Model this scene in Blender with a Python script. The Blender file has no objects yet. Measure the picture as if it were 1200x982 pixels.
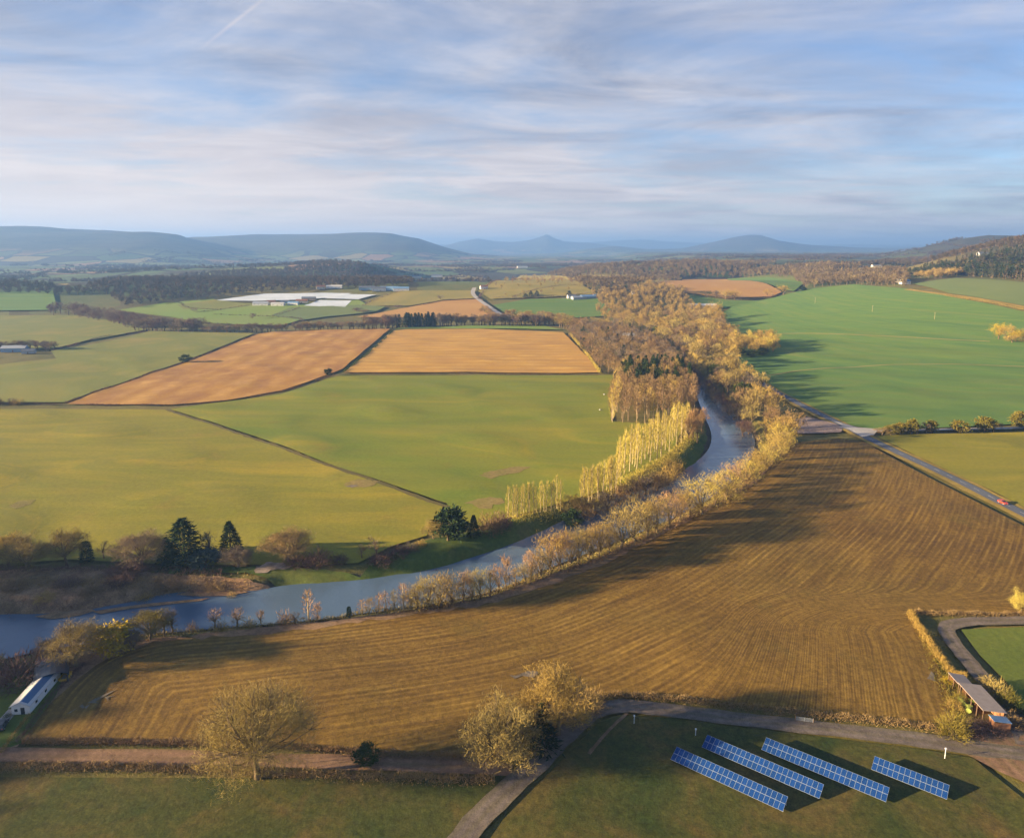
import bpy, math, random
import numpy as np
from mathutils import Vector, Matrix
from mathutils.geometry import delaunay_2d_cdt

R = math.radians
scene = bpy.context.scene
COL = scene.collection
rng = np.random.default_rng(7)
random.seed(7)

# ------------------------------------------------------------------ camera
H = 110.0
PITCH = R(10.8)
FPX = 833.0
CX, CY = 600.0, 449.0
cam_d = bpy.data.cameras.new('camera')
cam = bpy.data.objects.new('camera', cam_d)
COL.objects.link(cam)
cam.location = (0, 0, H)
cam.rotation_euler = (R(90) - PITCH, 0, 0)
cam_d.sensor_fit = 'HORIZONTAL'
cam_d.sensor_width = 36.0
cam_d.lens = FPX / 1200 * 36
cam_d.shift_y = -42.0 / 1200
cam_d.clip_start = 1.0
cam_d.clip_end = 90000
scene.camera = cam

SP, CP = math.sin(PITCH), math.cos(PITCH)

def ray(px, py):
    u = (px - CX) / FPX
    v = (CY - py) / FPX
    return u, v * SP + CP, v * CP - SP

def project(x, y, z):
    d = y * CP - (z - H) * SP
    v = y * SP + (z - H) * CP
    return CX + FPX * x / d, CY - FPX * v / d

# ------------------------------------------------------------------ terrain
def ss(a, b, x):
    t = np.clip((x - a) / (b - a), 0, 1)
    return t * t * (3 - 2 * t)

# ridges: distance, front depth, back depth, skyline in the picture
RIDGES = [
    (6000, 2300, 2500, [(-900, 250), (-400, 258), (0, 267), (60, 267), (120, 269), (180, 273), (210, 277), (250, 286), (300, 297), (340, 303)]),
    (7600, 2600, 2500, [(150, 300), (200, 286), (230, 278), (300, 274), (380, 274), (460, 274), (490, 279), (520, 289), (550, 297), (600, 301)]),
    (11500, 2600, 3000, [(600, 302), (660, 296), (690, 291), (720, 288), (760, 292), (800, 291), (835, 284), (866, 276.5), (880, 274.5), (893, 275), (907, 280), (950, 287), (1000, 290), (1040, 291), (1090, 289), (1200, 288), (1500, 289)]),
    (15500, 2500, 3000, [(480, 296), (515, 289), (540, 282), (560, 279), (580, 283), (600, 284), (622, 281), (634, 277), (641, 274), (649, 278), (660, 282), (690, 284), (715, 287), (760, 291), (860, 292), (1000, 290), (1080, 288), (1200, 288), (1500, 288)]),
    (20500, 3000, 2000, [(-900, 285), (600, 286), (680, 284), (730, 281), (755, 280), (800, 284), (900, 287), (1060, 286), (1150, 287), (1500, 287)]),
    (2500, 900, 1200, [(-700, 318), (-100, 322), (0, 322), (80, 320), (160, 317), (260, 313), (330, 311), (390, 307), (430, 309), (460, 320), (490, 332), (520, 345)]),
    (2300, 700, 1200, [(540, 345), (600, 333), (640, 325), (700, 314), (760, 308), (850, 310), (900, 313), (960, 312), (1000, 316), (1060, 318), (1150, 316), (1400, 316)]),
    (3400, 900, 1500, [(980, 313), (1040, 301), (1090, 291), (1130, 280), (1160, 275), (1200, 277), (1300, 270), (1600, 262)]),
    (1500, 420, 900, [(1010, 332), (1060, 323), (1100, 312), (1150, 296), (1200, 283), (1300, 266), (1500, 258)]),
]
RD = []
for D, fw, bw, prof in RIDGES:
    xs, zs = [], []
    for px, py in prof:
        a, b, c = ray(px, py)
        xs.append(D * a / b)
        zs.append(max(0.0, H + D * c / b))
    RD.append((D, fw, bw, np.array(xs), np.array(zs)))

def T0(x, y):
    x = np.asarray(x, float); y = np.asarray(y, float)
    r = np.hypot(x, y)
    z = np.zeros_like(x)
    # gentle swells of the flood plain (old channels); die out with distance
    a = 0.42 * (1 - ss(700, 1300, r))
    z = z + a * 1.5 * (np.sin(0.052 * x + 0.068 * y + 1.3 * np.sin(0.011 * x - 0.013 * y)) * 0.55
                 + np.sin(-0.018 * x + 0.082 * y + 1.1 * np.sin(0.017 * x)) * 0.55
                 + 0.25 * np.sin(0.11 * x + 0.05 * y + 2 * np.sin(0.02 * y)))
    # the arable slope on the right
    d = x - (110 + 0.10 * y)
    z = z + 62 * ss(0, 620, d) * ss(420, 1150, y)
    # wooded bluff left of the river, outside the frame
    bl = np.exp(-(((x + 330) / 95) ** 2) - (((y - 140) / 100) ** 4))
    z = z + 37 * bl
    for D, fw, bw, xs, zs in RD:
        s = np.where(y < D, ss(D - fw, D, y), 1 - ss(D, D + bw, y))
        h = np.interp(x * (D / np.maximum(y, 1.0)) ** 0.35, xs, zs)
        rough = 1 + 0.05 * np.sin(x * 9.0 / D * 3 + y * 7.0 / D * 2) + 0.03 * np.sin(x * 41 / D - y * 23 / D)
        z = np.maximum(z, h * s * np.where(y > D, 1, rough)) if D > 2000 else np.maximum(z, h * s)
    return z

TT = np.geomspace(60, 60000, 5000)

def P(px, py, z=None):
    """the ground point seen at a place in the picture"""
    a, b, c = ray(px, py)
    if z is not None:
        t = (z - H) / c
        return np.array([a * t, b * t])
    t = TT
    zz = H + c * t - T0(a * t, b * t)
    k = np.argmax(zz < 0)
    if zz[k] >= 0:
        k = len(t) - 1
        return np.array([a * t[k], b * t[k]])
    z0, z1 = zz[k - 1], zz[k]
    tt = t[k - 1] + (t[k] - t[k - 1]) * z0 / (z0 - z1)
    return np.array([a * tt, b * tt])

WATER = -2.6
LEFT_BANK = [(-260, 735), (-80, 727), (0, 722), (57, 722), (100, 717), (150, 709), (185, 700), (212, 696), (250, 696), (300, 695), (332, 688), (400, 684), (435, 681), (475, 674), (512, 669), (550, 657), (600, 641), (642, 622), (672, 607), (710, 591), (747, 577), (785, 566), (810, 548), (826, 537), (835, 526), (838, 514), (836, 503), (827, 485), (820, 466), (812, 447), (798, 428), (778, 411), (758, 400), (742, 392), (728, 386), (712, 381)]
RIGHT_BANK = [(-260, 800), (-80, 782), (0, 770), (50, 758), (107, 750), (162, 741), (212, 736), (300, 729), (362, 724), (420, 716), (475, 709), (550, 697), (600, 682), (635, 665), (685, 646), (735, 627), (785, 606), (835, 580), (862, 556), (878, 535), (882, 520), (878, 506), (866, 492), (850, 478), (836, 462), (822, 446), (806, 430), (788, 414), (768, 402), (750, 393), (735, 386), (718, 380)]
LB = np.array([P(x, y, WATER) for x, y in LEFT_BANK])
RB = np.array([P(x, y, WATER) for x, y in RIGHT_BANK])

def smooth_line(p, n=3, it=2):
    p = np.asarray(p, float)
    for _ in range(it):
        q = [p[0]]
        for a, b in zip(p[:-1], p[1:]):
            q += [a * .75 + b * .25, a * .25 + b * .75]
        q.append(p[-1])
        p = np.array(q)
    return p

LB, RB = smooth_line(LB), smooth_line(RB)
RIVER = np.vstack([LB, RB[::-1]])

def inside(poly, x, y):
    c = np.zeros(x.shape, bool)
    n = len(poly)
    for i in range(n):
        x0, y0 = poly[i]; x1, y1 = poly[(i + 1) % n]
        cond = ((y0 > y) != (y1 > y))
        if y0 != y1:
            c ^= cond & (x < (x1 - x0) * (y - y0) / (y1 - y0) + x0)
    return c

def dist_line(pts, x, y):
    d = np.full(x.shape, 1e9)
    for a, b in zip(pts[:-1], pts[1:]):
        vx, vy = b - a
        L = vx * vx + vy * vy + 1e-9
        t = np.clip(((x - a[0]) * vx + (y - a[1]) * vy) / L, 0, 1)
        d = np.minimum(d, np.hypot(x - a[0] - t * vx, y - a[1] - t * vy))
    return d

def T(x, y):
    x = np.atleast_1d(np.asarray(x, float)); y = np.atleast_1d(np.asarray(y, float))
    z = T0(x, y)
    m = (x > -500) & (x < 420) & (y > 60) & (y < 1500)
    if m.any():
        xm, ym = x[m], y[m]
        d = np.minimum(dist_line(LB, xm, ym), dist_line(RB, xm, ym))
        ins = inside(RIVER, xm, ym)
        sd = np.where(ins, -d, d)
        w = 1 - ss(-2.0, 9.0, sd + 0.9 * np.sin(xm * 0.31) * np.sin(ym * 0.27 + 1))
        z[m] = z[m] * (1 - w) + (-4.2) * w
    return z

def Tz(x, y):
    return float(T([x], [y])[0])

def W(px, py):
    p = P(px, py)
    return Vector((p[0], p[1], Tz(p[0], p[1])))

# ------------------------------------------------------------------ mesh helpers
def tri_mesh(name, v, tris, mats=None, midx=None, attrs=None, smooth=False):
    """v (n,3) array, tris (m,3) array"""
    me = bpy.data.meshes.new(name)
    v = np.ascontiguousarray(v, np.float32); tris = np.ascontiguousarray(tris, np.int32)
    me.vertices.add(len(v)); me.vertices.foreach_set('co', v.ravel())
    me.loops.add(tris.size); me.loops.foreach_set('vertex_index', tris.ravel())
    me.polygons.add(len(tris))
    me.polygons.foreach_set('loop_start', np.arange(0, tris.size, 3, dtype=np.int32))
    me.polygons.foreach_set('loop_total', np.full(len(tris), 3, np.int32))
    for m in mats or []:
        me.materials.append(m)
    if midx is not None:
        me.polygons.foreach_set('material_index', np.ascontiguousarray(midx, np.int32))
    if smooth:
        me.polygons.foreach_set('use_smooth', np.ones(len(tris), bool))
    for k, a in (attrs or {}).items():
        at = me.attributes.new(k, 'FLOAT', 'POINT')
        at.data.foreach_set('value', np.ascontiguousarray(a, np.float32))
    me.update(calc_edges=True)
    return me

def py_mesh(name, v, f, mat=None, smooth=False):
    me = bpy.data.meshes.new(name)
    me.from_pydata([tuple(p) for p in v], [], f)
    if mat:
        me.materials.append(mat)
    if smooth:
        for p in me.polygons:
            p.use_smooth = True
    me.update()
    return me

def link(name, data, parent=None, loc=None, rz=0.0):
    o = bpy.data.objects.new(name, data)
    COL.objects.link(o)
    if parent is not None:
        o.parent = parent
    if loc is not None:
        o.location = loc
    if rz:
        o.rotation_euler = (0, 0, rz)
    return o

def tag(o, label=None, cat=None, group=None, kind=None):
    if label: o['label'] = label
    if cat: o['category'] = cat
    if group: o['group'] = group
    if kind: o['kind'] = kind
    return o

class MB:
    """collects simple solids for one mesh"""
    def __init__(s):
        s.v, s.f = [], []
    def add(s, v, f):
        n = len(s.v)
        s.v += [tuple(p) for p in v]
        s.f += [tuple(i + n for i in q) for q in f]
        return s
    def box(s, x0, x1, y0, y1, z0, z1):
        v = [(x0, y0, z0), (x1, y0, z0), (x1, y1, z0), (x0, y1, z0), (x0, y0, z1), (x1, y0, z1), (x1, y1, z1), (x0, y1, z1)]
        return s.add(v, [(0, 3, 2, 1), (4, 5, 6, 7), (0, 1, 5, 4), (1, 2, 6, 5), (2, 3, 7, 6), (3, 0, 4, 7)])
    def prism(s, prof, y0, y1):
        """profile in x,z pulled along y"""
        n = len(prof)
        v = [(x, y0, z) for x, z in prof] + [(x, y1, z) for x, z in prof]
        f = [tuple(range(n)), tuple(range(2 * n - 1, n - 1, -1))]
        f += [(i, i + n, (i + 1) % n + n, (i + 1) % n) for i in range(n)]
        return s.add(v, f)
    def tube(s, a, b, r0, r1, n=6):
        v, f = tube_geo(a, b, r0, r1, n)
        return s.add(v, f)
    def build(s, name, mat, parent=None, smooth=False):
        return link(name, py_mesh(name, s.v, s.f, mat, smooth), parent)

def tube_geo(a, b, r0, r1, n=6):
    a, b = Vector(a), Vector(b)
    d = (b - a).normalized()
    u = d.orthogonal().normalized(); w = d.cross(u)
    v = []
    for p, r in ((a, r0), (b, r1)):
        for i in range(n):
            t = 2 * math.pi * i / n
            v.append(p + u * (r * math.cos(t)) + w * (r * math.sin(t)))
    f = [(i, (i + 1) % n, n + (i + 1) % n, n + i) for i in range(n)]
    f += [tuple(range(n - 1, -1, -1)), tuple(range(n, 2 * n))]
    return v, f

# ------------------------------------------------------------------ materials
MATS = {}
def new_mat(name):
    m = bpy.data.materials.new(name)
    m.use_nodes = True
    nt = m.node_tree
    b = nt.nodes['Principled BSDF']
    b.inputs['Specular IOR Level'].default_value = 0.15
    b.inputs['Roughness'].default_value = 0.9
    return m, nt, b

def N(nt, typ, **kw):
    n = nt.nodes.new(typ)
    for k, v in kw.items():
        setattr(n, k, v)
    return n

def ramp(nt, fac, stops):
    r = N(nt, 'ShaderNodeValToRGB')
    e = r.color_ramp.elements
    while len(e) < len(stops):
        e.new(0.5)
    for el, (p, c) in zip(e, stops):
        el.position = p
        el.color = (*c, 1)
    nt.links.new(fac, r.inputs[0])
    return r.outputs[0]

def noise(nt, vec, scale, detail=4, rough=0.55, dist=0.0):
    n = N(nt, 'ShaderNodeTexNoise')
    n.inputs['Scale'].default_value = scale
    n.inputs['Detail'].default_value = detail
    n.inputs['Roughness'].default_value = rough
    n.inputs['Distortion'].default_value = dist
    if vec is not None:
        nt.links.new(vec, n.inputs['Vector'])
    return n.outputs['Fac']

def math_(nt, op, a, b=None, c=None, clamp=False):
    n = N(nt, 'ShaderNodeMath', operation=op, use_clamp=clamp)
    for i, x in enumerate((a, b, c)):
        if x is None: continue
        if isinstance(x, (int, float)): n.inputs[i].default_value = x
        else: nt.links.new(x, n.inputs[i])
    return n.outputs[0]

def mixc(nt, fac, a, b, mode='MIX'):
    n = N(nt, 'ShaderNodeMix', data_type='RGBA', blend_type=mode)
    for sock, x in ((n.inputs[0], fac), (n.inputs[6], a), (n.inputs[7], b)):
        if isinstance(x, (int, float)): sock.default_value = x
        elif isinstance(x, tuple): sock.default_value = (*x, 1) if len(x) == 3 else x
        else: nt.links.new(x, sock)
    return n.outputs[2]

def world_pos(nt):
    return N(nt, 'ShaderNodeNewGeometry').outputs['Position']

def scaled(nt, vec, s, rot=0.0):
    m = N(nt, 'ShaderNodeMapping')
    m.inputs['Scale'].default_value = s
    m.inputs['Rotation'].default_value = (0, 0, rot)
    nt.links.new(vec, m.inputs['Vector'])
    return m.outputs[0]

def field_mat(name, c1, c2, c3=None, big=0.012, rows=None, row_col=None, row_amt=0.0, row2=None, fine=0.6, fine_amt=0.25, bare=None, bare_amt=0.0, band=None, sharp=False):
    """c1,c2 mixed by broad patches, fine mottling, rows that follow the attribute 'row' (metres)"""
    m, nt, b = new_mat(name)
    pos = world_pos(nt)
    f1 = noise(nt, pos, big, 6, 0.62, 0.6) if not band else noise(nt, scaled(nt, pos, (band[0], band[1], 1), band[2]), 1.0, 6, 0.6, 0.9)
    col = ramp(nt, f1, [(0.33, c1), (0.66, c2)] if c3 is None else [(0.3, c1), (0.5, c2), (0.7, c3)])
    f3 = noise(nt, pos, fine, 5, 0.7)
    if rows:
        at = N(nt, 'ShaderNodeAttribute', attribute_name='row').outputs['Fac']
        al = N(nt, 'ShaderNodeAttribute', attribute_name='along').outputs['Fac']
        cmb = N(nt, 'ShaderNodeCombineXYZ')
        nt.links.new(math_(nt, 'MULTIPLY', at, 1.0 / rows), cmb.inputs[0])
        nt.links.new(math_(nt, 'MULTIPLY', al, 0.02), cmb.inputs[1])
        streak = noise(nt, cmb.outputs[0], 1.3, 3, 0.6)
        wob = math_(nt, 'ADD', math_(nt, 'MULTIPLY', at, 2 * math.pi / rows), math_(nt, 'MULTIPLY', f3, 1.5))
        sn = math_(nt, 'MULTIPLY_ADD', math_(nt, 'SINE', wob), 0.5, 0.5)
        if sharp: sn = math_(nt, 'POWER', sn, 2.2)
        brk = noise(nt, pos, 0.03, 6, 0.65)
        k = math_(nt, 'MULTIPLY', math_(nt, 'MULTIPLY', sn, math_(nt, 'MULTIPLY_ADD', brk, 3.0, -1.0, True)), row_amt, clamp=True)
        col = mixc(nt, k, col, row_col)
        k2 = math_(nt, 'MULTIPLY', math_(nt, 'MULTIPLY_ADD', streak, 2.6, -0.8, True), row_amt * 0.8)
        col = mixc(nt, k2, col, row2 or row_col)
    if bare:
        bf = noise(nt, pos, 0.035, 6, 0.65)
        k = math_(nt, 'MULTIPLY', math_(nt, 'MULTIPLY_ADD', bf, 5.0, -2.9, True), bare_amt)
        col = mixc(nt, k, col, bare)
    f4 = noise(nt, pos, fine * 4.5, 4, 0.75)
    mult = math_(nt, 'MULTIPLY', math_(nt, 'MULTIPLY_ADD', f3, 2 * fine_amt * 2, 1 - 2 * fine_amt), math_(nt, 'MULTIPLY_ADD', f4, 4 * fine_amt, 1 - 2 * fine_amt))
    g = N(nt, 'ShaderNodeCombineColor')
    for i in range(3): nt.links.new(mult, g.inputs[i])
    col = mixc(nt, 1.0, col, g.outputs[0], 'MULTIPLY')
    nt.links.new(col, b.inputs['Base Color'])
    bump = N(nt, 'ShaderNodeBump')
    bump.inputs['Strength'].default_value = 0.5
    bump.inputs['Distance'].default_value = 0.25
    nt.links.new(f3, bump.inputs['Height'])
    nt.links.new(bump.outputs[0], b.inputs['Normal'])
    MATS[name] = m
    return m

def twig_mat(name, ca, cb, cc=None, attr=False):
    m, nt, b = new_mat(name)
    if attr:
        f = N(nt, 'ShaderNodeAttribute', attribute_name='tint').outputs['Fac']
    else:
        f = N(nt, 'ShaderNodeObjectInfo').outputs['Random']
    tc = N(nt, 'ShaderNodeTexCoord').outputs['Object']
    n = noise(nt, tc, 0.8 if not attr else 0.15, 2)
    f2 = math_(nt, 'ADD', f, math_(nt, 'MULTIPLY_ADD', n, 0.5, -0.25), clamp=True)
    nt.links.new(ramp(nt, f2, [(0.05, ca), (0.95, cb)] if cc is None else [(0.05, ca), (0.5, cb), (0.95, cc)]), b.inputs['Base Color'])
    b.inputs['Specular IOR Level'].default_value = 0.05
    MATS[name] = m
    return m

def paint(name, c, rough=0.6, spec=0.3, dirt=0.25, scale=1.5, metal=0.0):
    m, nt, b = new_mat(name)
    tc = N(nt, 'ShaderNodeTexCoord').outputs['Object']
    n = noise(nt, tc, scale, 5, 0.65)
    d = tuple(x * 0.55 for x in c)
    col = mixc(nt, math_(nt, 'MULTIPLY_ADD', n, dirt * 2.4, -dirt * 0.7, True), c, d)
    nt.links.new(col, b.inputs['Base Color'])
    b.inputs['Roughness'].default_value = rough
    b.inputs['Specular IOR Level'].default_value = spec
    b.inputs['Metallic'].default_value = metal
    MATS[name] = m
    return m
# ------------------------------------------------------------------ ground sheet
def ground_material():
    m, nt, b = new_mat('ground_soil')
    pos = world_pos(nt)
    n1 = noise(nt, pos, 0.03, 6, 0.65)
    near = ramp(nt, n1, [(0.3, (0.075, 0.08, 0.02)), (0.5, (0.14, 0.12, 0.03)), (0.7, (0.19, 0.14, 0.045))])
    # far country: a patchwork of fields with dark hedges
    warp = N(nt, 'ShaderNodeTexNoise'); warp.inputs['Scale'].default_value = 0.003
    nt.links.new(pos, warp.inputs['Vector'])
    add = N(nt, 'ShaderNodeVectorMath', operation='MULTIPLY_ADD')
    nt.links.new(warp.outputs['Color'], add.inputs[0]); add.inputs[1].default_value = (160, 160, 0); nt.links.new(pos, add.inputs[2])
    sc = scaled(nt, add.outputs[0], (1 / 210, 1 / 330, 0), 0.35)
    v1 = N(nt, 'ShaderNodeTexVoronoi', feature='F1', distance='MANHATTAN'); v1.inputs['Scale'].default_value = 1
    v2 = N(nt, 'ShaderNodeTexVoronoi', feature='DISTANCE_TO_EDGE'); v2.inputs['Scale'].default_value = 1
    v1.distance = 'EUCLIDEAN'
    nt.links.new(sc, v1.inputs['Vector']); nt.links.new(sc, v2.inputs['Vector'])
    sep = N(nt, 'ShaderNodeSeparateColor'); nt.links.new(v1.outputs['Color'], sep.inputs[0])
    cr = N(nt, 'ShaderNodeValToRGB'); cr.color_ramp.interpolation = 'CONSTANT'
    e = cr.color_ramp.elements
    stops = [(0, (0.11, 0.15, 0.04)), (0.2, (0.16, 0.18, 0.045)), (0.4, (0.075, 0.11, 0.035)), (0.55, (0.27, 0.21, 0.055)), (0.68, (0.09, 0.14, 0.045)), (0.82, (0.30, 0.17, 0.075)), (0.92, (0.05, 0.045, 0.03))]
    while len(e) < len(stops): e.new(0.5)
    for el, (p, c) in zip(e, stops): el.position = p; el.color = (*c, 1)
    nt.links.new(sep.outputs[0], cr.inputs[0])
    hed = math_(nt, 'LESS_THAN', v2.outputs['Distance'], 0.045)
    far = mixc(nt, hed, cr.outputs[0], (0.035, 0.03, 0.018))
    sz = N(nt, 'ShaderNodeSeparateXYZ'); nt.links.new(pos, sz.inputs[0])
    moor = math_(nt, 'MULTIPLY_ADD', math_(nt, 'ADD', sz.outputs[2], math_(nt, 'MULTIPLY', noise(nt, pos, 0.004, 4), 90)), 1 / 60, -88 / 60, True)
    far = mixc(nt, moor, far, ramp(nt, noise(nt, pos, 0.005, 6, 0.7), [(0.35, (0.035, 0.035, 0.025)), (0.65, (0.075, 0.07, 0.04))]))
    wood = math_(nt, 'MULTIPLY_ADD', noise(nt, pos, 0.0016, 5, 0.6), 9.0, -5.0, True)
    far = mixc(nt, wood, far, (0.045, 0.036, 0.022))
    far = mixc(nt, math_(nt, 'MULTIPLY_ADD', n1, 0.6, -0.2, True), far, (0.07, 0.06, 0.03))
    ln = N(nt, 'ShaderNodeVectorMath', operation='LENGTH'); nt.links.new(pos, ln.inputs[0])
    k = math_(nt, 'MULTIPLY_ADD', ln.outputs['Value'], 1 / 400, -1250 / 400, True)
    col = mixc(nt, k, near, far)
    fine = noise(nt, pos, 0.9, 5, 0.7)
    g = N(nt, 'ShaderNodeCombineColor')
    mu = math_(nt, 'MULTIPLY_ADD', fine, 1.2, 0.4)
    for i in range(3): nt.links.new(mu, g.inputs[i])
    col = mixc(nt, 1.0, col, g.outputs[0], 'MULTIPLY')
    # mud and wet shingle right by the water line
    sx = N(nt, 'ShaderNodeSeparateXYZ'); nt.links.new(pos, sx.inputs[0])
    low = math_(nt, 'MULTIPLY_ADD', sx.outputs[2], -1.1, -1.3, True)
    mud = ramp(nt, noise(nt, pos, 0.5, 5, 0.7), [(0.35, (0.05, 0.04, 0.025)), (0.65, (0.12, 0.095, 0.06))])
    col = mixc(nt, low, col, mud)
    nt.links.new(col, b.inputs['Base Color'])
    bump = N(nt, 'ShaderNodeBump'); bump.inputs['Strength'].default_value = 0.7; bump.inputs['Distance'].default_value = 0.4
    nt.links.new(fine, bump.inputs['Height']); nt.links.new(bump.outputs[0], b.inputs['Normal'])
    return m

def build_ground():
    rr = [20, 40, 60, 75, 90]
    r = 95.0
    while r < 700: rr.append(r); r += 2.8
    while r < 42000: rr.append(r); r *= 1.016
    rr = np.array(rr)
    aa = np.concatenate([np.arange(-100, -46, 1.2), np.arange(-46, 46, 0.28), np.arange(46, 100, 1.2)])
    A, RR = np.meshgrid(np.radians(aa), rr)
    x, y = RR * np.sin(A), RR * np.cos(A)
    z = T(x.ravel(), y.ravel())
    r_ = RR.ravel()
    z = z - 0.22 - 0.0006 * r_
    v = np.column_stack([x.ravel(), y.ravel(), z])
    n, k = x.shape
    i = np.arange(n - 1)[:, None] * k + np.arange(k - 1)[None]
    i = i.ravel()
    tris = np.concatenate([np.column_stack([i, i + k + 1, i + 1]), np.column_stack([i, i + k, i + k + 1])])
    me = tri_mesh('ground', v, tris, [ground_material()], smooth=True)
    tag(link('ground', me), 'flood plain and hills of mixed fields, rough grass and bare soil', kind='structure')

build_ground()

def LIFT(x, y, layer):
    return 0.03 * layer + 0.00055 * np.hypot(x, y) * (1 + 0.25 * layer)

def densify(p, s, closed=True):
    out = []
    n = len(p)
    for i in range(n if closed else n - 1):
        a, b = p[i], p[(i + 1) % n]
        k = max(1, int(np.hypot(*(b - a)) / s))
        for j in range(k): out.append(a + (b - a) * j / k)
    if not closed: out.append(p[-1])
    return np.array(out)

def drape(name, poly, mat, layer=0, step=6.0, row=None, along=None, label=None, rough_edge=0.0, kind='structure'):
    """one sheet that lies on the terrain inside a polygon of world points"""
    poly = densify(np.asarray(poly, float), step)
    if rough_edge:
        poly = poly + rng.normal(0, rough_edge, poly.shape)
    lo, hi = poly.min(0), poly.max(0)
    gx, gy = np.meshgrid(np.arange(lo[0], hi[0], step), np.arange(lo[1], hi[1], step))
    gx, gy = gx.ravel(), gy.ravel()
    gx = gx + (np.arange(len(gx)) % 2) * step * 0.13
    k = inside(poly, gx, gy)
    gx, gy = gx[k], gy[k]
    k = dist_line(np.vstack([poly, poly[:1]]), gx, gy) > step * 0.35
    gx, gy = gx[k], gy[k]
    pts = [Vector(p) for p in poly] + [Vector((a, b)) for a, b in zip(gx, gy)]
    edges = [(i, (i + 1) % len(poly)) for i in range(len(poly))]
    vv, _, ff, *_ = delaunay_2d_cdt(pts, edges, [], 1, 1e-4)
    vx = np.array([(p.x, p.y) for p in vv])
    f = np.array([q for q in ff if len(q) == 3])
    ok = inside(poly, vx[f].mean(1)[:, 0], vx[f].mean(1)[:, 1])
    f = f[ok]
    a, b, c = vx[f[:, 0]], vx[f[:, 1]], vx[f[:, 2]]
    cr = (b[:, 0] - a[:, 0]) * (c[:, 1] - a[:, 1]) - (b[:, 1] - a[:, 1]) * (c[:, 0] - a[:, 0])
    f[cr < 0] = f[cr < 0][:, ::-1]
    z = T(vx[:, 0], vx[:, 1]) + LIFT(vx[:, 0], vx[:, 1], layer)
    attrs = {}
    if row is not None:
        attrs['row'] = row(vx[:, 0], vx[:, 1]); attrs['along'] = along(vx[:, 0], vx[:, 1]) if along else vx[:, 1] * 0
    me = tri_mesh(name, np.column_stack([vx, z]), f, [mat], attrs=attrs, smooth=True)
    return tag(link(name, me), label, kind=kind)

def pix(pts): return np.array([P(x, y) for x, y in pts])

def rowdir(a, b):
    a, b = P(*a), P(*b)
    d = (b - a) / np.hypot(*(b - a))
    n = np.array([-d[1], d[0]])
    return (lambda x, y: x * n[0] + y * n[1]), (lambda x, y: x * d[0] + y * d[1])

def strip(name, pts, w, mat, layer=2, label=None, step=None, world=False, rough_edge=0.0, kind='structure'):
    """a road or path of even width along picture points"""
    p = np.array(pts) if world else pix(pts)
    p = densify(smooth_line(p), step or max(2.0, w), False)
    t = np.gradient(p, axis=0); t /= np.hypot(t[:, 0], t[:, 1])[:, None]
    n = np.column_stack([-t[:, 1], t[:, 0]])
    V, F = [], []
    K = 3
    for i in range(len(p)):
        for j in range(K):
            V.append(p[i] + n[i] * (j / (K - 1) - 0.5) * (w + (rng.normal(0, rough_edge) if rough_edge else 0)))
    V = np.array(V)
    for i in range(len(p) - 1):
        for j in range(K - 1):
            a = i * K + j
            F += [(a, a + K, a + 1), (a + 1, a + K, a + K + 1)]
    F = np.array(F)[:, ::-1]
    z = T(V[:, 0], V[:, 1]) + LIFT(V[:, 0], V[:, 1], layer)
    me = tri_mesh(name, np.column_stack([V, z]), F, [mat], attrs={'row': np.tile(np.linspace(-w / 2, w / 2, K) + .6, len(p)), 'along': np.repeat(np.arange(len(p)) * (step or max(2.0, w)), K)}, smooth=True)
    o = link(name, me)
    # make sure it faces up
    if len(me.polygons) and me.polygons[0].normal.z < 0: me.flip_normals()
    return tag(o, label, kind=kind)

# ------------------------------------------------------------------ field colours
OLIVE = field_mat('grass_olive', (0.34, 0.26, 0.02), (0.185, 0.18, 0.018), (0.28, 0.235, 0.02), rows=24, row_col=(0.17, 0.15, 0.025), row_amt=0.3, row2=(0.27, 0.20, 0.03), big=0.008, fine_amt=0.18, bare=(0.29, 0.17, 0.04), bare_amt=0.5, band=(0.0045, 0.022, -0.22))  # stretched bands paint long soft light and shade into the grass colour
GREEN = field_mat('grass_green', (0.125, 0.175, 0.018), (0.19, 0.205, 0.02), (0.285, 0.23, 0.02), rows=24, row_col=(0.13, 0.14, 0.022), row_amt=0.3, row2=(0.22, 0.19, 0.025), big=0.008, fine_amt=0.16, bare=(0.22, 0.14, 0.03), bare_amt=0.45, band=(0.0045, 0.02, -0.3))  # same here: soft shade bands are put into the colour by stretched noise
STUB1 = field_mat('stubble_rust', (0.44, 0.235, 0.045), (0.36, 0.185, 0.04), big=0.01, rows=26, row_col=(0.60, 0.35, 0.10), row_amt=1.0, row2=(0.27, 0.12, 0.04), fine_amt=0.12)
STUB2 = field_mat('stubble_straw', (0.52, 0.29, 0.05), (0.45, 0.24, 0.045), big=0.01, rows=19, row_col=(0.64, 0.40, 0.10), row_amt=0.75, row2=(0.33, 0.17, 0.06), fine_amt=0.12)
PASTURE = field_mat('pasture_dull', (0.22, 0.20, 0.04), (0.16, 0.175, 0.035), (0.26, 0.21, 0.045), big=0.01, fine_amt=0.14)
PLOUGH = field_mat('ploughed_soil', (0.135, 0.075, 0.015), (0.22, 0.128, 0.022), (0.165, 0.106, 0.02), big=0.014, rows=1.95, sharp=True, row_col=(0.35, 0.21, 0.045), row_amt=0.85, row2=(0.062, 0.030, 0.008), fine_amt=0.4, fine=0.6, bare=(0.10, 0.085, 0.018), bare_amt=0.6)
WINTER = field_mat('winter_wheat', (0.085, 0.17, 0.040), (0.12, 0.20, 0.038), (0.165, 0.205, 0.04), big=0.006, fine_amt=0.12, rows=26, row_col=(0.085, 0.145, 0.035), row_amt=0.35, band=(0.003, 0.009, 0.1))
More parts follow.
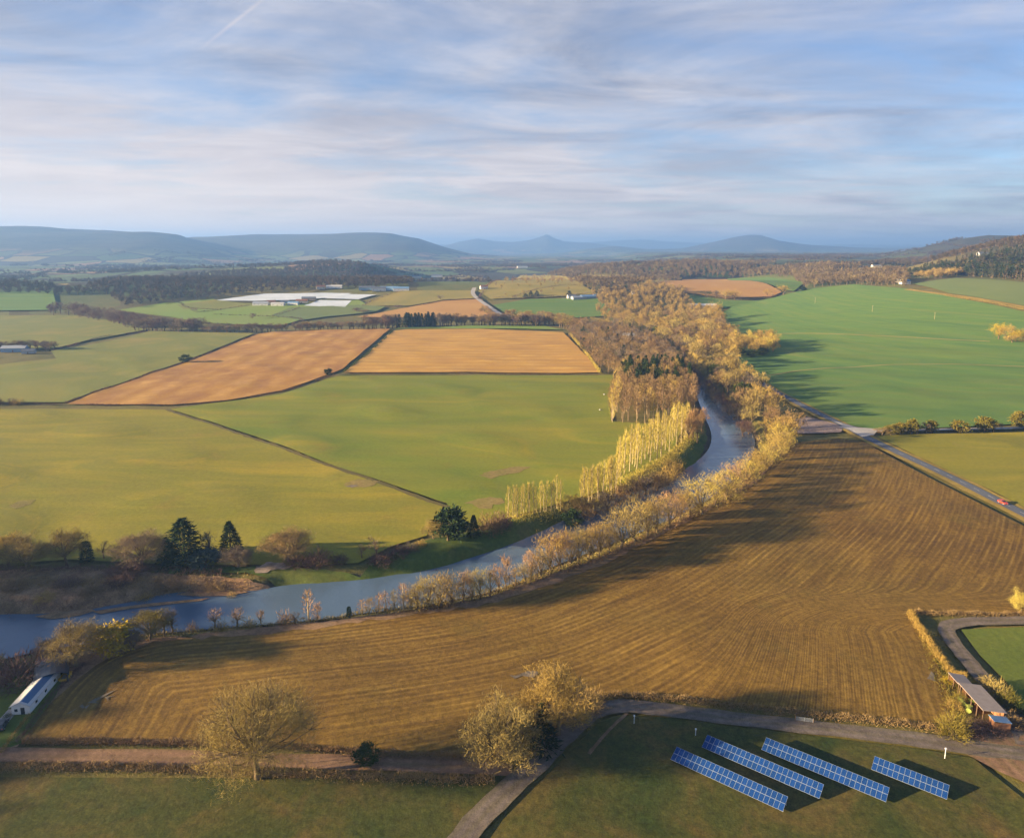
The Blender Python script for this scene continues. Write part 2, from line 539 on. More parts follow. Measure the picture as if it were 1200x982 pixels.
LIGHTG = field_mat('wheat_pale', (0.15, 0.18, 0.055), (0.12, 0.16, 0.05), big=0.006, fine_amt=0.1)
BRIGHT = field_mat('meadow_bright', (0.16, 0.24, 0.035), (0.20, 0.24, 0.05), big=0.006, fine_amt=0.1)
STRAW = field_mat('rough_straw', (0.33, 0.225, 0.05), (0.22, 0.16, 0.035), big=0.05, fine_amt=0.3)
BANK = field_mat('bank_grass', (0.060, 0.095, 0.016), (0.085, 0.115, 0.02), (0.13, 0.12, 0.028), big=0.03, fine_amt=0.3, bare=(0.12, 0.08, 0.035), bare_amt=0.5)
SCRUB = field_mat('bank_scrub', (0.20, 0.11, 0.055), (0.27, 0.165, 0.085), (0.12, 0.085, 0.04), big=0.05, fine=0.45, fine_amt=0.4, bare=(0.33, 0.26, 0.2), bare_amt=0.6)
RUST = field_mat('soil_red', (0.36, 0.18, 0.055), (0.43, 0.235, 0.07), big=0.01, rows=16, row_col=(0.48, 0.29, 0.09), row_amt=0.4, fine_amt=0.1)
GOLD = field_mat('hill_gold', (0.32, 0.24, 0.05), (0.22, 0.19, 0.045), big=0.01, fine_amt=0.2)
SOLARG = field_mat('paddock_grass', (0.034, 0.050, 0.009), (0.066, 0.066, 0.013), (0.125, 0.082, 0.022), big=0.06, fine=0.6, fine_amt=0.42, bare=(0.13, 0.075, 0.035), bare_amt=0.6)
LAWN = field_mat('lawn_green', (0.085, 0.125, 0.02), (0.12, 0.14, 0.022), big=0.03, fine_amt=0.2)
SHEET = field_mat('crop_fleece', (0.72, 0.74, 0.76), (0.62, 0.66, 0.72), big=0.02, fine_amt=0.08, rows=9, row_col=(0.36, 0.42, 0.46), row_amt=0.8)
EARTH = field_mat('track_earth', (0.29, 0.17, 0.10), (0.22, 0.13, 0.075), big=0.08, fine=0.7, fine_amt=0.35, rows=2.4, row_col=(0.15, 0.11, 0.04), row_amt=0.75, row2=(0.12, 0.07, 0.04))
STONE = field_mat('track_stone', (0.205, 0.165, 0.135), (0.14, 0.11, 0.09), big=0.08, fine=0.7, fine_amt=0.35, rows=2.4, row_col=(0.13, 0.11, 0.05), row_amt=0.75, row2=(0.09, 0.07, 0.055))
TARMAC = field_mat('road_tarmac', (0.12, 0.13, 0.155), (0.10, 0.11, 0.13), big=0.05, fine=1.2, fine_amt=0.15)
APRON = field_mat('yard_chalk', (0.42, 0.39, 0.36), (0.33, 0.30, 0.27), big=0.08, fine=0.6, fine_amt=0.2)
RUBBLE = field_mat('rubble_ground', (0.30, 0.22, 0.19), (0.22, 0.16, 0.13), big=0.1, fine=0.5, fine_amt=0.4)
DARKTRACK = field_mat('hedge_line', (0.10, 0.09, 0.03), (0.14, 0.105, 0.03), big=0.08, fine_amt=0.3)
PATH = field_mat('path_worn', (0.30, 0.255, 0.08), (0.24, 0.225, 0.07), big=0.05, fine_amt=0.15)
PUDDLE, _nt, _b = new_mat('puddle_water')
_b.inputs['Base Color'].default_value = (0.05, 0.05, 0.05, 1); _b.inputs['Roughness'].default_value = 0.08; _b.inputs['Specular IOR Level'].default_value = 0.5
WETSOIL = field_mat('soil_wet', (0.20, 0.165, 0.13), (0.13, 0.10, 0.06), big=0.2, fine_amt=0.3)  # wet ground; its pale reflected sheen is painted into the colour
BAREBANK = field_mat('bank_bare', (0.36, 0.28, 0.22), (0.24, 0.18, 0.12), big=0.25, fine_amt=0.35)
WORN = field_mat('grass_worn', (0.25, 0.18, 0.06), (0.20, 0.165, 0.04), big=0.08, fine_amt=0.3)
WHITE_LINE = paint('road_paint', (0.7, 0.7, 0.68), 0.7, 0.2)

# ------------------------------------------------------------------ fields
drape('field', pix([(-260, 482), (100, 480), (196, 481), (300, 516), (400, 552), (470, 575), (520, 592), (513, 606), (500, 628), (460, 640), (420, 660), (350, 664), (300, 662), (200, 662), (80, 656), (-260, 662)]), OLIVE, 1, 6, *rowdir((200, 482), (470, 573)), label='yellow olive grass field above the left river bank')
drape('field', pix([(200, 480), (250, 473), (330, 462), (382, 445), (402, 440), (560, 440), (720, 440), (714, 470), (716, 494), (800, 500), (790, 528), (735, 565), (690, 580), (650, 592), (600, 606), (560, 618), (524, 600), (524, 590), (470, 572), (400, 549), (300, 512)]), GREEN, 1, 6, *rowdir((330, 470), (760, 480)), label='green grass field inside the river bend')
rA, aA = rowdir((120, 470), (310, 396))
drape('field', pix([(78, 474), (110, 461), (170, 441), (230, 421), (302, 392), (332, 388), (457, 386), (402, 432.5), (383, 440), (330, 458), (270, 469), (200, 475)]), STUB1, 1, 9, rA, aA, label='rust coloured stubble field with diagonal streaks')
rB, aB = rowdir((410, 436), (690, 437))
drape('field', pix([(402.5, 437), (426, 419), (450, 396.5), (461, 388.5), (476, 386.5), (560, 386), (660, 390), (690, 420), (701, 437)]), STUB2, 1, 9, rB, aB, label='pale orange stubble field beside the plantation')
drape('field', pix([(462, 386), (480, 384), (560, 382), (640, 383), (660, 387), (600, 385.8), (480, 386)]), BRIGHT, 2, 10, label='narrow green strip behind the orange stubble field')
drape('field', pix([(-260, 472), (76, 472), (168, 440), (228, 419), (298, 391), (244, 390), (176, 388.5), (130, 400), (60, 412), (66, 421), (0, 428), (-260, 436)]), PASTURE, 1, 9, label='dull olive pasture beside the rust stubble field')
drape('field', pix([(-260, 372), (90, 370), (130, 376), (172, 387), (100, 400), (62, 409), (-260, 420)]), PASTURE, 1, 10, label='pale pasture behind the small farmyard')
drape('field', pix([(-260, 345), (0, 343), (62, 341), (66, 358), (56, 364), (-260, 368)]), WINTER, 1, 14, label='green field under the dark wooded hill')
drape('field', pix([(140, 364), (190, 356), (250, 351), (262, 356), (350, 357), (420, 352), (440, 362), (400, 366), (350, 376), (330, 382), (255, 380), (200, 372)]), BRIGHT, 1, 14, label='bright green meadows around the fruit farm')
drape('field', pix([(208, 358), (252, 352), (300, 358), (260, 363), (215, 363)]), PASTURE, 2, 14, label='pale meadow strip beside the fruit farm hedge')
drape('field', pix([(340, 361), (420, 358), (452, 360), (440, 366), (380, 372), (352, 376), (318, 370)]), LIGHTG, 2, 14, label='light green meadow in front of the fleece field')
rS, aS = rowdir((280, 352), (420, 346))
drape('field', pix([(250, 353), (310, 345), (352, 344.5), (378, 344), (412, 344.5), (396, 349), (350, 352), (300, 353.5)]), SHEET, 2, 12, rS, aS, label='field under white fleece behind the glasshouses', kind='structure')
drape('field', pix([(356, 359), (375, 352.5), (412, 353), (404, 361)]), SHEET, 2, 12, rS, aS, label='small block of white fleece beside the glasshouses', kind='structure')
drape('field', pix([(380, 350.5), (405, 345.5), (441, 346), (420, 351.5)]), SHEET, 2, 12, rS, aS, label='long white fleece strip at the edge of the meadows', kind='structure')
drape('field', pix([(424, 359), (446, 348), (470, 341), (552, 341), (562, 350), (520, 352), (480, 359)]), GOLD, 1, 14, label='yellow green field left of the lane')
drape('field', pix([(418, 372), (470, 362), (520, 353), (565, 351), (572, 362), (590, 372), (500, 373)]), RUST, 1, 14, label='brown field behind the dark conifer block')
drape('field', pix([(578, 358), (620, 351), (700, 350), (716, 362), (712, 371), (640, 374), (600, 372)]), WINTER, 1, 14, label='green meadow below the white farmhouse')
drape('field', pix([(560, 342), (575, 332), (610, 323), (668, 325), (684, 336), (700, 345), (640, 349), (575, 351)]), GOLD, 1, 14, label='golden rough hillside with scattered trees')
drape('field', pix([(762, 334), (800, 328), (850, 328), (900, 334), (916, 343), (905, 348), (850, 350), (800, 343)]), RUST, 1, 14, *rowdir((780, 335), (900, 345)), label='red brown ploughed field on the low hill')
drape('field', pix([(852, 327), (900, 325.5), (945, 331), (930, 342), (914, 339), (895, 332)]), WINTER, 1, 14, label='green wedge behind the red brown field')
drape('field', pix([(803, 345), (850, 352), (892, 353), (850, 362), (812, 356)]), WINTER, 1, 12, label='small green paddock beside the long grey roof')
rW, aW = rowdir((900, 400), (1100, 402))
drape('field', pix([(848, 366), (862, 356), (905, 350), (942, 340), (1000, 334), (1062, 339), (1110, 348), (1200, 366), (1500, 420), (1500, 488), (1200, 497), (1095, 502), (1022, 504), (988, 497), (930, 468), (886, 447), (868, 436), (862, 420), (866, 405), (852, 386)]), WINTER, 1, 10, rW, aW, label='large green winter wheat field rising on the right')
drape('field', pix([(1068, 333), (1120, 326.5), (1200, 332), (1500, 345), (1500, 405), (1200, 359), (1112, 344.5)]), LIGHTG, 1, 12, label='pale green slope under the conifer wood')
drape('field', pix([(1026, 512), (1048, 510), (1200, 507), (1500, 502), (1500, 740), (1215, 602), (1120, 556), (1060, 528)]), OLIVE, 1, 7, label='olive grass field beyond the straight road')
NB = np.array([P(x, y) for x, y in [(-100, 1000), (30, 862), (62, 812), (115, 768), (190, 745), (300, 739), (430, 723), (560, 706), (640, 680), (720, 650), (800, 607), (870, 568), (908, 536), (930, 505), (945, 470), (952, 440), (955, 420)]])
NBs = smooth_line(NB, it=3)
EDGE2 = pix([(1064, 716), (1092, 765), (1124, 850), (1140, 900)])
def plough_row(x, y):
    d1 = dist_line(NBs, x, y)
    d2 = dist_line(EDGE2, x, y)
    yc = EDGE2[0][1]
    w = (1 - ss(6, 60, d2)) * (1 - ss(yc - 12, yc + 14, y))
    return d1 * (1 - w) + (200 - d2) * w
drape('field', pix([(24, 872), (64, 815), (110, 778), (180, 750), (300, 742), (430, 726), (560, 709), (640, 684), (720, 654), (800, 612), (880, 568), (926, 520), (985, 514), (1012, 518), (1060, 545), (1200, 617), (1500, 770), (1500, 723), (1200, 720), (1066, 718), (1092, 762), (1122, 838), (1112, 852), (960, 836), (800, 820), (704, 816), (664, 852), (624, 888), (560, 888), (430, 880), (300, 870)]), PLOUGH, 1, 4, plough_row, lambda x, y: (x + y), label='brown ploughed field with curved rows of straw stubble')
drape('field', pix([(1126, 738), (1200, 735), (1500, 735), (1500, 900), (1230, 880), (1200, 842), (1180, 800), (1148, 768)]), LAWN, 1, 4, label='green paddock inside the bend of the farm track')
drape('field', pix([(655, 895), (700, 848), (726, 838), (800, 842), (950, 862), (1080, 878), (1140, 888), (1160, 905), (1230, 960), (1260, 1060), (520, 1060), (590, 960)]), SOLARG, 1, 3, label='rough green paddock holding the solar rows')
drape('field', pix([(-200, 905), (300, 912), (560, 912), (600, 905), (560, 950), (470, 1060), (-260, 1060)]), SOLARG, 1, 4, label='grass below the hedge of the earth track')
drape('riverbank', pix([(196, 666), (300, 664), (420, 668), (505, 632), (560, 622), (600, 608), (655, 596), (668, 604), (640, 618), (600, 634), (550, 650), (512, 661), (475, 667), (435, 673), (400, 676), (332, 680), (290, 672), (200, 672)]), BANK, 2, 3, label='green grass bank on the far side of the river', rough_edge=0.4)
drape('riverbank', pix([(795, 556), (812, 541), (824, 526), (829, 510), (824, 488), (812, 494), (806, 512), (800, 530), (785, 550)]), BANK, 2, 3, label='green grass bank at the neck of the river bend', rough_edge=0.4)
drape('riverbank', pix([(-260, 668), (80, 664), (190, 672), (290, 676), (330, 682), (300, 690), (250, 691), (205, 692), (150, 702), (100, 711), (57, 716), (-40, 718), (-260, 722)]), SCRUB, 2, 3, label='brown scrubby river bank with pale shingle', rough_edge=0.5)
drape('riverbank', pix([(0, 800), (60, 770), (110, 760), (180, 748), (300, 737), (430, 722), (560, 704), (640, 676), (700, 655), (780, 615), (840, 585), (890, 545), (905, 500), (920, 500), (930, 518), (884, 568), (805, 612), (720, 656), (640, 687), (560, 711), (430, 728), (300, 744), (180, 752), (112, 780), (66, 816), (26, 872), (0, 880)]), SCRUB, 2, 3, label='brown bank top between the river and the ploughed field', rough_edge=0.5)
drape('shingle_bar', np.array([P(x, y, WATER + 0.25) for x, y in [(108, 716), (140, 711), (180, 706), (215, 703), (246, 700), (236, 703.5), (190, 708.5), (150, 713), (118, 719)]]), SCRUB, 0, 2.0, label='low tan shingle bar in the river shallows')
_b = bpy.data.objects['shingle_bar']
for _v in _b.data.vertices: _v.co.z = WATER + 0.18
drape('yard', pix([(0, 800), (40, 786), (80, 780), (66, 815), (24, 872), (-10, 885), (-120, 900), (-120, 830)]), LAWN, 3, 3, label='green yard around the long white shed')
drape('rubble_patch', pix([(916, 497), (945, 489), (988, 500), (986, 507), (950, 509), (920, 508)]), RUBBLE, 3, 3, label='pale rubble strewn ground at the field corner')

drape('bare_patch', pix([(560, 556), (600, 548), (628, 546), (600, 556), (572, 562)]), WORN, 2, 3, label='worn streak in the green grass field', rough_edge=1.0)
drape('bare_patch', pix([(545, 590), (575, 582), (592, 588), (570, 598)]), WORN, 2, 3, label='worn patch near the first poplars', rough_edge=1.0)
drape('shingle_bar', np.array([P(x, y, WATER + 0.25) for x, y in [(206, 696.5), (222, 692), (262, 690), (292, 693), (268, 697.5), (236, 698.5)]]), SCRUB, 0, 2.0, label='tan shingle spit along the far river edge')
drape('shingle_bar', np.array([P(x, y, WATER + 0.25) for x, y in [(40, 722), (70, 716), (104, 712), (112, 715), (92, 721), (60, 725)]]), SCRUB, 0, 2.0, label='low shingle beach below the brown brush')
for _b in [o for o in scene.objects if o.name.startswith('shingle_bar')]:
    for _v in _b.data.vertices: _v.co.z = WATER + 0.18
strip('path', [(735, 836), (722, 848), (706, 864), (690, 884)], 0.8, EARTH, 3, 'thin brown line of bare earth in the solar paddock', rough_edge=.1)
# faint lines in the fields
strip('path', [(196, 481), (300, 515), (400, 551), (470, 575), (525, 595)], 2.6, DARKTRACK, 2, 'dark ditch line dividing the big grass fields', rough_edge=0.5)
strip('path', [(892, 441), (950, 433), (1050, 427), (1200, 430), (1400, 440)], 3.0, PATH, 2, 'thin pale wheel track curving across the wheat field')
strip('path', [(905, 392), (960, 391), (1060, 396), (1160, 401)], 4.0, PATH, 2, 'faint pale wheel track higher on the wheat field')
strip('path', [(1062, 340), (1090, 344), (1140, 350), (1200, 361), (1300, 382)], 9, STRAW, 2, 'straw coloured grass bank between the two green slopes', rough_edge=1.0)
drape('bare_patch', pix([(402, 568), (420, 562), (446, 564), (434, 570), (414, 573)]), WORN, 2, 2, label='pale worn patch around the little puddle', rough_edge=.8)
drape('puddle', pix([(404, 571), (412, 569), (420, 569.5), (413, 572)]), WETSOIL, 3, 2, label='small pale puddle beside the ditch line')
for q_ in ([(82, 832), (92, 827), (104, 825), (100, 829), (88, 834)], [(106, 822), (116, 816), (132, 811), (127, 816), (114, 823)], [(118, 822), (128, 817), (131, 819), (122, 824)]):
    drape('wet_patch', pix(q_), WETSOIL, 3, 1.0, label='pale wet sliver in the corner of the ploughed field', rough_edge=.8)
for q_ in ([(598, 793), (618, 787), (634, 789), (622, 794)], [(1088, 786), (1094, 790), (1098, 800), (1092, 797)]):
    drape('wet_patch', pix(q_), WETSOIL, 3, 1.5, label='wet sliver in the ploughed field', rough_edge=.5)
drape('bare_patch', pix([(298, 668), (306, 665), (312, 661), (324, 660), (330, 662), (343, 663), (340, 666), (332, 668), (318, 669), (308, 672), (302, 671)]), BAREBANK, 4, 1.2, label='pale bare earth patch on the green bank', rough_edge=0.7)
drape('bare_patch', pix([(10, 594), (22, 588), (42, 586), (36, 592), (18, 597)]), WORN, 2, 3, label='pale worn patch in the olive grass field')

# ------------------------------------------------------------------ roads
ROAD = [(872, 436), (890, 449), (920, 466), (950, 481), (985, 498), (1020, 516), (1060, 535), (1100, 553), (1150, 578), (1200, 603), (1300, 654), (1420, 718)]
strip('verge', ROAD, 11.5, STRAW, 2, 'straw coloured grass verges of the country road', rough_edge=0.6)
strip('road', ROAD, 5.6, TARMAC, 4, 'straight grey country road running to the junction')
_rp = smooth_line(pix(ROAD))
_rd = densify(_rp, 1.0, False)
V, F = [], []
for i in range(4, len(_rd) - 6, 9):
    a, b = _rd[i], _rd[i + 4]
    t = (b - a) / np.hypot(*(b - a)); n = np.array([-t[1], t[0]]) * 0.06
    k = len(V)
    for q in (a - n, b - n, b + n, a + n): V.append((q[0], q[1], Tz(*q) + float(LIFT(*q, 5))))
    F.append((k, k + 1, k + 2, k + 3))
tag(link('road_marking', py_mesh('road_marking', V, F, WHITE_LINE)), 'white broken centre line on the country road', kind='structure')
strip('road', [(985, 501), (1008, 506), (1040, 505.5), (1100, 504.5), (1200, 502), (1400, 498)], 4.2, APRON, 4, 'pale side lane running behind the roadside trees')
drape('junction', pix([(975, 494), (1005, 502), (1030, 504), (1024, 511), (1010, 513)]), APRON, 5, 2, label='pale gravel apron at the road junction')
strip('track', [(-200, 883), (-20, 884), (100, 887), (250, 889), (400, 893), (520, 897), (600, 901)], 4.6, EARTH, 4, 'reddish earth track along the bottom hedge', rough_edge=0.3)
strip('track', [(455, 1090), (520, 1005), (575, 945), (612, 912), (644, 882), (672, 852), (694, 834), (722, 827), (760, 830), (850, 842), (950, 853), (1050, 864), (1120, 874), (1200, 886), (1400, 900)], 5.2, STONE, 5, 'grey stone track bending round the solar paddock', rough_edge=0.3)
strip('track', [(1400, 729), (1200, 728), (1130, 729), (1108, 734), (1110, 745), (1128, 768), (1150, 793), (1172, 818), (1196, 850), (1210, 890)], 4.6, STONE, 4, 'grey farm track curving past the open barn', rough_edge=0.3)
drape('yard', pix([(1110, 872), (1200, 846), (1280, 850), (1300, 900), (1230, 930), (1170, 905)]), EARTH, 4, 3, row=lambda x, y: x, label='brown earth yard where the tracks meet')
strip('road', [(556, 338), (553, 345), (562, 353), (573, 360), (590, 371)], 8, APRON, 3, 'pale lane climbing past the golden hillside')
strip('track', [(-40, 880), (-6, 858), (8, 842), (17, 832)], 2.6, APRON, 5, 'pale footpath leading to the long white shed')

# ------------------------------------------------------------------ water
def water_material():
    m, nt, b = new_mat('river_water')
    pos = world_pos(nt)
    b.inputs['Base Color'].default_value = (0.085, 0.13, 0.185, 1)
    b.inputs['Roughness'].default_value = 0.05
    b.inputs['IOR'].default_value = 1.33
    b.inputs['Specular IOR Level'].default_value = 0.8
    n1 = noise(nt, pos, 0.9, 5, 0.6); n2 = noise(nt, pos, 0.09, 4, 0.6, 1.0)
    h = math_(nt, 'MULTIPLY_ADD', n2, 1.2, n1)
    bump = N(nt, 'ShaderNodeBump'); bump.inputs['Strength'].default_value = 0.22; bump.inputs['Distance'].default_value = 0.3
    nt.links.new(h, bump.inputs['Height']); nt.links.new(bump.outputs[0], b.inputs['Normal'])
    return m
_n = min(len(LB), len(RB))
def widen(a, b, k):
    """push a bank line away from the other one so that the water meets the slope of the bank"""
    t = np.gradient(a, axis=0); t /= np.hypot(t[:, 0], t[:, 1])[:, None] + 1e-9
    return a + np.column_stack([-t[:, 1], t[:, 0]]) * k
wl, wr = widen(LB, RB, 1.8), widen(RB, LB, -1.8)
wp = np.vstack([wl, wr[::-1]])
pts = [Vector(p) for p in wp]
vv, _, ff, *_ = delaunay_2d_cdt(pts, [(i, (i + 1) % len(pts)) for i in range(len(pts))], [], 1, 1e-4)
vx = np.array([(p.x, p.y, WATER) for p in vv]); ff = np.array([f for f in ff if len(f) == 3])
me = tri_mesh('river', vx, ff, [water_material()])
if me.polygons[0].normal.z < 0: me.flip_normals()
tag(link('river', me), 'blue grey river winding through the fields', kind='structure')
# ------------------------------------------------------------------ plant shapes
def unit(v): return v / (np.linalg.norm(v, axis=-1, keepdims=True) + 1e-9)

def blades(g, p, d, L, w):
    """thin triangles from p along d"""
    n = len(p)
    side = unit(np.cross(d, unit(g.normal(size=(n, 3)))))
    v = np.empty((n, 3, 3))
    v[:, 0] = p - side * (w / 2)[:, None]
    v[:, 1] = p + side * (w / 2)[:, None]
    v[:, 2] = p + d * L[:, None]
    return v.reshape(-1, 3)

class Plant:
    def __init__(s): s.wv, s.wf, s.c = [], [], []
    def limb(s, pts, r0, r1, n=4):
        pts = [np.asarray(p, float) for p in pts]
        k = len(pts); base = len(s.wv)
        d = unit(pts[-1] - pts[0]); u = unit(np.cross(d, [0.3, 0.9, 0.2])); q = np.cross(d, u)
        for i, p in enumerate(pts):
            r = r0 + (r1 - r0) * i / (k - 1)
            for j in range(n):
                t = 2 * math.pi * j / n
                s.wv.append(p + u * r * math.cos(t) + q * r * math.sin(t))
        for i in range(k - 1):
            for j in range(n):
                a = base + i * n + j; b = base + i * n + (j + 1) % n
                s.wf += [(a, b, b + n), (a, b + n, a + n)]
    def arrays(s):
        wv = np.array(s.wv) if s.wv else np.zeros((0, 3)); wf = np.array(s.wf) if s.wf else np.zeros((0, 3), int)
        cv = np.vstack(s.c); cf = np.arange(len(cv)).reshape(-1, 3)
        return wv, wf, cv, cf

def broad(seed, h=14.0, rad=5.5, low=0.22, ncl=26, ntw=30, tw=0.16, tl=1.5, limbs=9, spread=1.0, fine=False, wild=.55, sgm=.17, inner=.25):
    """bare crown: limbs from a fork, clumps of twigs at and around the limb ends"""
    g = np.random.default_rng(seed); s = Plant()
    fork = np.array([g.normal(0, .2), g.normal(0, .2), h * (low + .06)])
    s.limb([(0, 0, -0.8), (0, 0, h * .08), fork], h * .032, h * .02, 6)
    c0 = np.array([0, 0, h * (1 + low) / 2]); rz = h * (1 - low) / 2
    d = unit(g.normal(size=(ncl, 3)) + [0, 0, .25]); d = d[np.argsort(-d[:, 2])]
    lob = 1 + 0.18 * np.sin(3 * np.arctan2(d[:, 1], d[:, 0]) + g.uniform(0, 6)) + g.normal(0, .08, ncl)
    rr = g.uniform(.5, .92, ncl) * lob
    C = c0 + d * rr[:, None] * np.array([rad, rad, rz])
    C[:, 2] = np.maximum(C[:, 2], h * low * .8)
    pick = np.argsort(g.random(ncl))[:limbs]
    for i in pick:
        m = fork * .5 + C[i] * .5 + g.normal(0, .06 * h, 3) * [.5, .5, .3] + [0, 0, .03 * h]
        s.limb([fork, m, C[i]], h * .012, h * .003, 4)
        if fine:
            for _ in range(7):
                e = C[i] + unit(g.normal(size=3) + d[i]) * rad * .34
                a = m * .45 + C[i] * .55 if g.random() < .5 else C[i]
                s.limb([a, (a + e) / 2 + g.normal(0, .25, 3), e], h * .0035, h * .0012, 3)
    for i in range(ncl):
        n = int(ntw * g.uniform(.7, 1.3))
        sg = rad * sgm
        p = C[i] + g.normal(0, sg, (n, 3))
        out = unit(p - fork)
        dd = unit(out * .9 + g.normal(0, wild, (n, 3)) + [0, 0, .35])
        s.c.append(blades(g, p - dd * tl * .4, dd, tl * g.uniform(.6, 1.4, n), tw * g.uniform(.6, 1.3, n)))
    # inner twigs that close the crown
    n = int(ncl * ntw * inner)
    p = c0 + unit(g.normal(size=(n, 3))) * g.uniform(.1, .75, (n, 1)) * [rad, rad, rz]
    dd = unit(unit(p - fork) + g.normal(0, .5, (n, 3)) + [0, 0, .3])
    s.c.append(blades(g, p, dd, tl * 1.2 * g.uniform(.6, 1.4, n), tw * .8 * g.uniform(.6, 1.2, n)))
    return s

def poplar(seed, h=18.0, rad=1.7, n=270, tw=0.11, low=0.12):
    g = np.random.default_rng(seed); s = Plant()
    lean = g.normal(0, .25, 2)
    s.limb([(0, 0, -.6), (lean[0] * .5, lean[1] * .5, h * .5), (lean[0], lean[1], h * .97)], h * .014, h * .003, 5)
    t = g.uniform(low, 1, n) ** .85
    prof = np.sin(np.clip((t - low) / (1 - low), 0, 1) ** .7 * math.pi) ** .6 * .9 + .12
    a = g.uniform(0, 2 * math.pi, n)
    r = rad * prof * np.sqrt(g.uniform(0.05, 1, n))
    p = np.column_stack([r * np.cos(a) + lean[0] * t, r * np.sin(a) + lean[1] * t, t * h * .93])
    d = unit(np.column_stack([np.cos(a) * .35, np.sin(a) * .35, np.full(n, 1.1)]) + g.normal(0, .18, (n, 3)))
    s.c.append(blades(g, p, d, g.uniform(.9, 2.3, n) * h / 18, tw * g.uniform(.6, 1.3, n)))
    for _ in range(9):
        i = g.integers(n)
        s.limb([(lean[0] * t[i], lean[1] * t[i], max(p[i, 2] - 2.2, 1)), p[i]], .06, .02, 3)
    return s

def pole_tree(seed, h=20.0, rad=2.8, n=420, tw=0.16):
    """plantation tree: long bare stem, brush of twigs on top"""
    g = np.random.default_rng(seed); s = Plant()
    s.limb([(0, 0, -.6), (g.normal(0, .2), g.normal(0, .2), h * .55), (g.normal(0, .5), g.normal(0, .5), h * .95)], h * .013, h * .004, 5)
    t = g.uniform(.42, 1, n)
    prof = np.sin((t - .42) / .58 * math.pi * .85 + .3) * .9 + .1
    a = g.uniform(0, 2 * math.pi, n); r = rad * prof * np.sqrt(g.uniform(.03, 1, n))
    p = np.column_stack([r * np.cos(a), r * np.sin(a), t * h * .95])
    d = unit(np.column_stack([np.cos(a) * .6, np.sin(a) * .6, np.full(n, .9)]) + g.normal(0, .3, (n, 3)))
    s.c.append(blades(g, p, d, g.uniform(.8, 2, n), tw * g.uniform(.6, 1.3, n)))
    return s

def conifer(seed, h=16.0, rad=4.0, n=900, tw=.5, tl=1.5, pw=.85, gaps=.25, low=.04):
    g = np.random.default_rng(seed); s = Plant()
    s.limb([(0, 0, -.6), (0, 0, h * .5), (g.normal(0, .15), g.normal(0, .15), h * .98)], h * .02, h * .003, 6)
    tiers = np.linspace(low, .97, 17)
    t = g.choice(tiers, n) + g.normal(0, .012, n)
    a = g.uniform(0, 2 * math.pi, n)
    ln = 1 + gaps * np.sin(a * 3 + t * 31) * np.sin(a * 5 - t * 17) + g.normal(0, gaps * .3, n)
    R0 = rad * (1 - np.clip(t, 0, 1)) ** pw * ln + .12
    r = R0 * np.sqrt(g.uniform(.15, 1, n))
    p = np.column_stack([r * np.cos(a), r * np.sin(a), t * h - r * .18 + .4])
    d = unit(np.column_stack([np.cos(a), np.sin(a), np.full(n, -.1)]) + g.normal(0, .35, (n, 3)))
    s.c.append(blades(g, p - d * tl * .3, d, tl * g.uniform(.5, 1.2, n), tw * g.uniform(.6, 1.3, n)))
    return s

def evergreen(seed, h=11.0, rad=4.2, ncl=34, ntw=60, leaf=.42, low=.08, limbs=8):
    g = np.random.default_rng(seed); s = Plant()
    fork = np.array([0, 0, h * .25])
    s.limb([(0, 0, -.5), fork], h * .03, h * .02, 6)
    c0 = np.array([0, 0, h * (1 + low) / 2]); rz = h * (1 - low) / 2
    d = unit(g.normal(size=(ncl, 3)) + [0, 0, .1])
    C = c0 + d * g.uniform(.45, .85, (ncl, 1)) * [rad, rad, rz]
    for i in range(limbs): s.limb([fork, (fork + C[i]) / 2 + g.normal(0, .3, 3), C[i]], h * .012, h * .004, 4)
    for i in range(ncl):
        p = C[i] + g.normal(0, rad * .14, (ntw, 3))
        dd = unit(unit(p - c0) + g.normal(0, .7, (ntw, 3)))
        s.c.append(blades(g, p, dd, leaf * 1.7 * g.uniform(.6, 1.3, ntw), leaf * g.uniform(.7, 1.3, ntw)))
    return s

def bush(seed, h=3.5, rad=2.8, n=340, tw=.12, tl=.9):
    g = np.random.default_rng(seed); s = Plant()
    for i in range(5):
        e = np.array([g.normal(0, rad * .4), g.normal(0, rad * .4), h * .6])
        s.limb([(e[0] * .1, e[1] * .1, -.3), e * .5 + [0, 0, .2], e], .07, .02, 3)
    d = unit(g.normal(size=(n, 3)) * [1, 1, .8] + [0, 0, .3]); d[:, 2] = np.abs(d[:, 2])
    lob = 1 + .2 * np.sin(4 * np.arctan2(d[:, 1], d[:, 0]) + g.uniform(0, 6)) * np.cos(d[:, 2] * 4)
    p = d * (g.uniform(.3, .9, n) * lob)[:, None] * [rad, rad, h]
    dd = unit(d + g.normal(0, .45, (n, 3)) + [0, 0, .35])
    s.c.append(blades(g, p - dd * tl * .3, dd, tl * g.uniform(.6, 1.4, n), tw * g.uniform(.6, 1.3, n)))
    return s

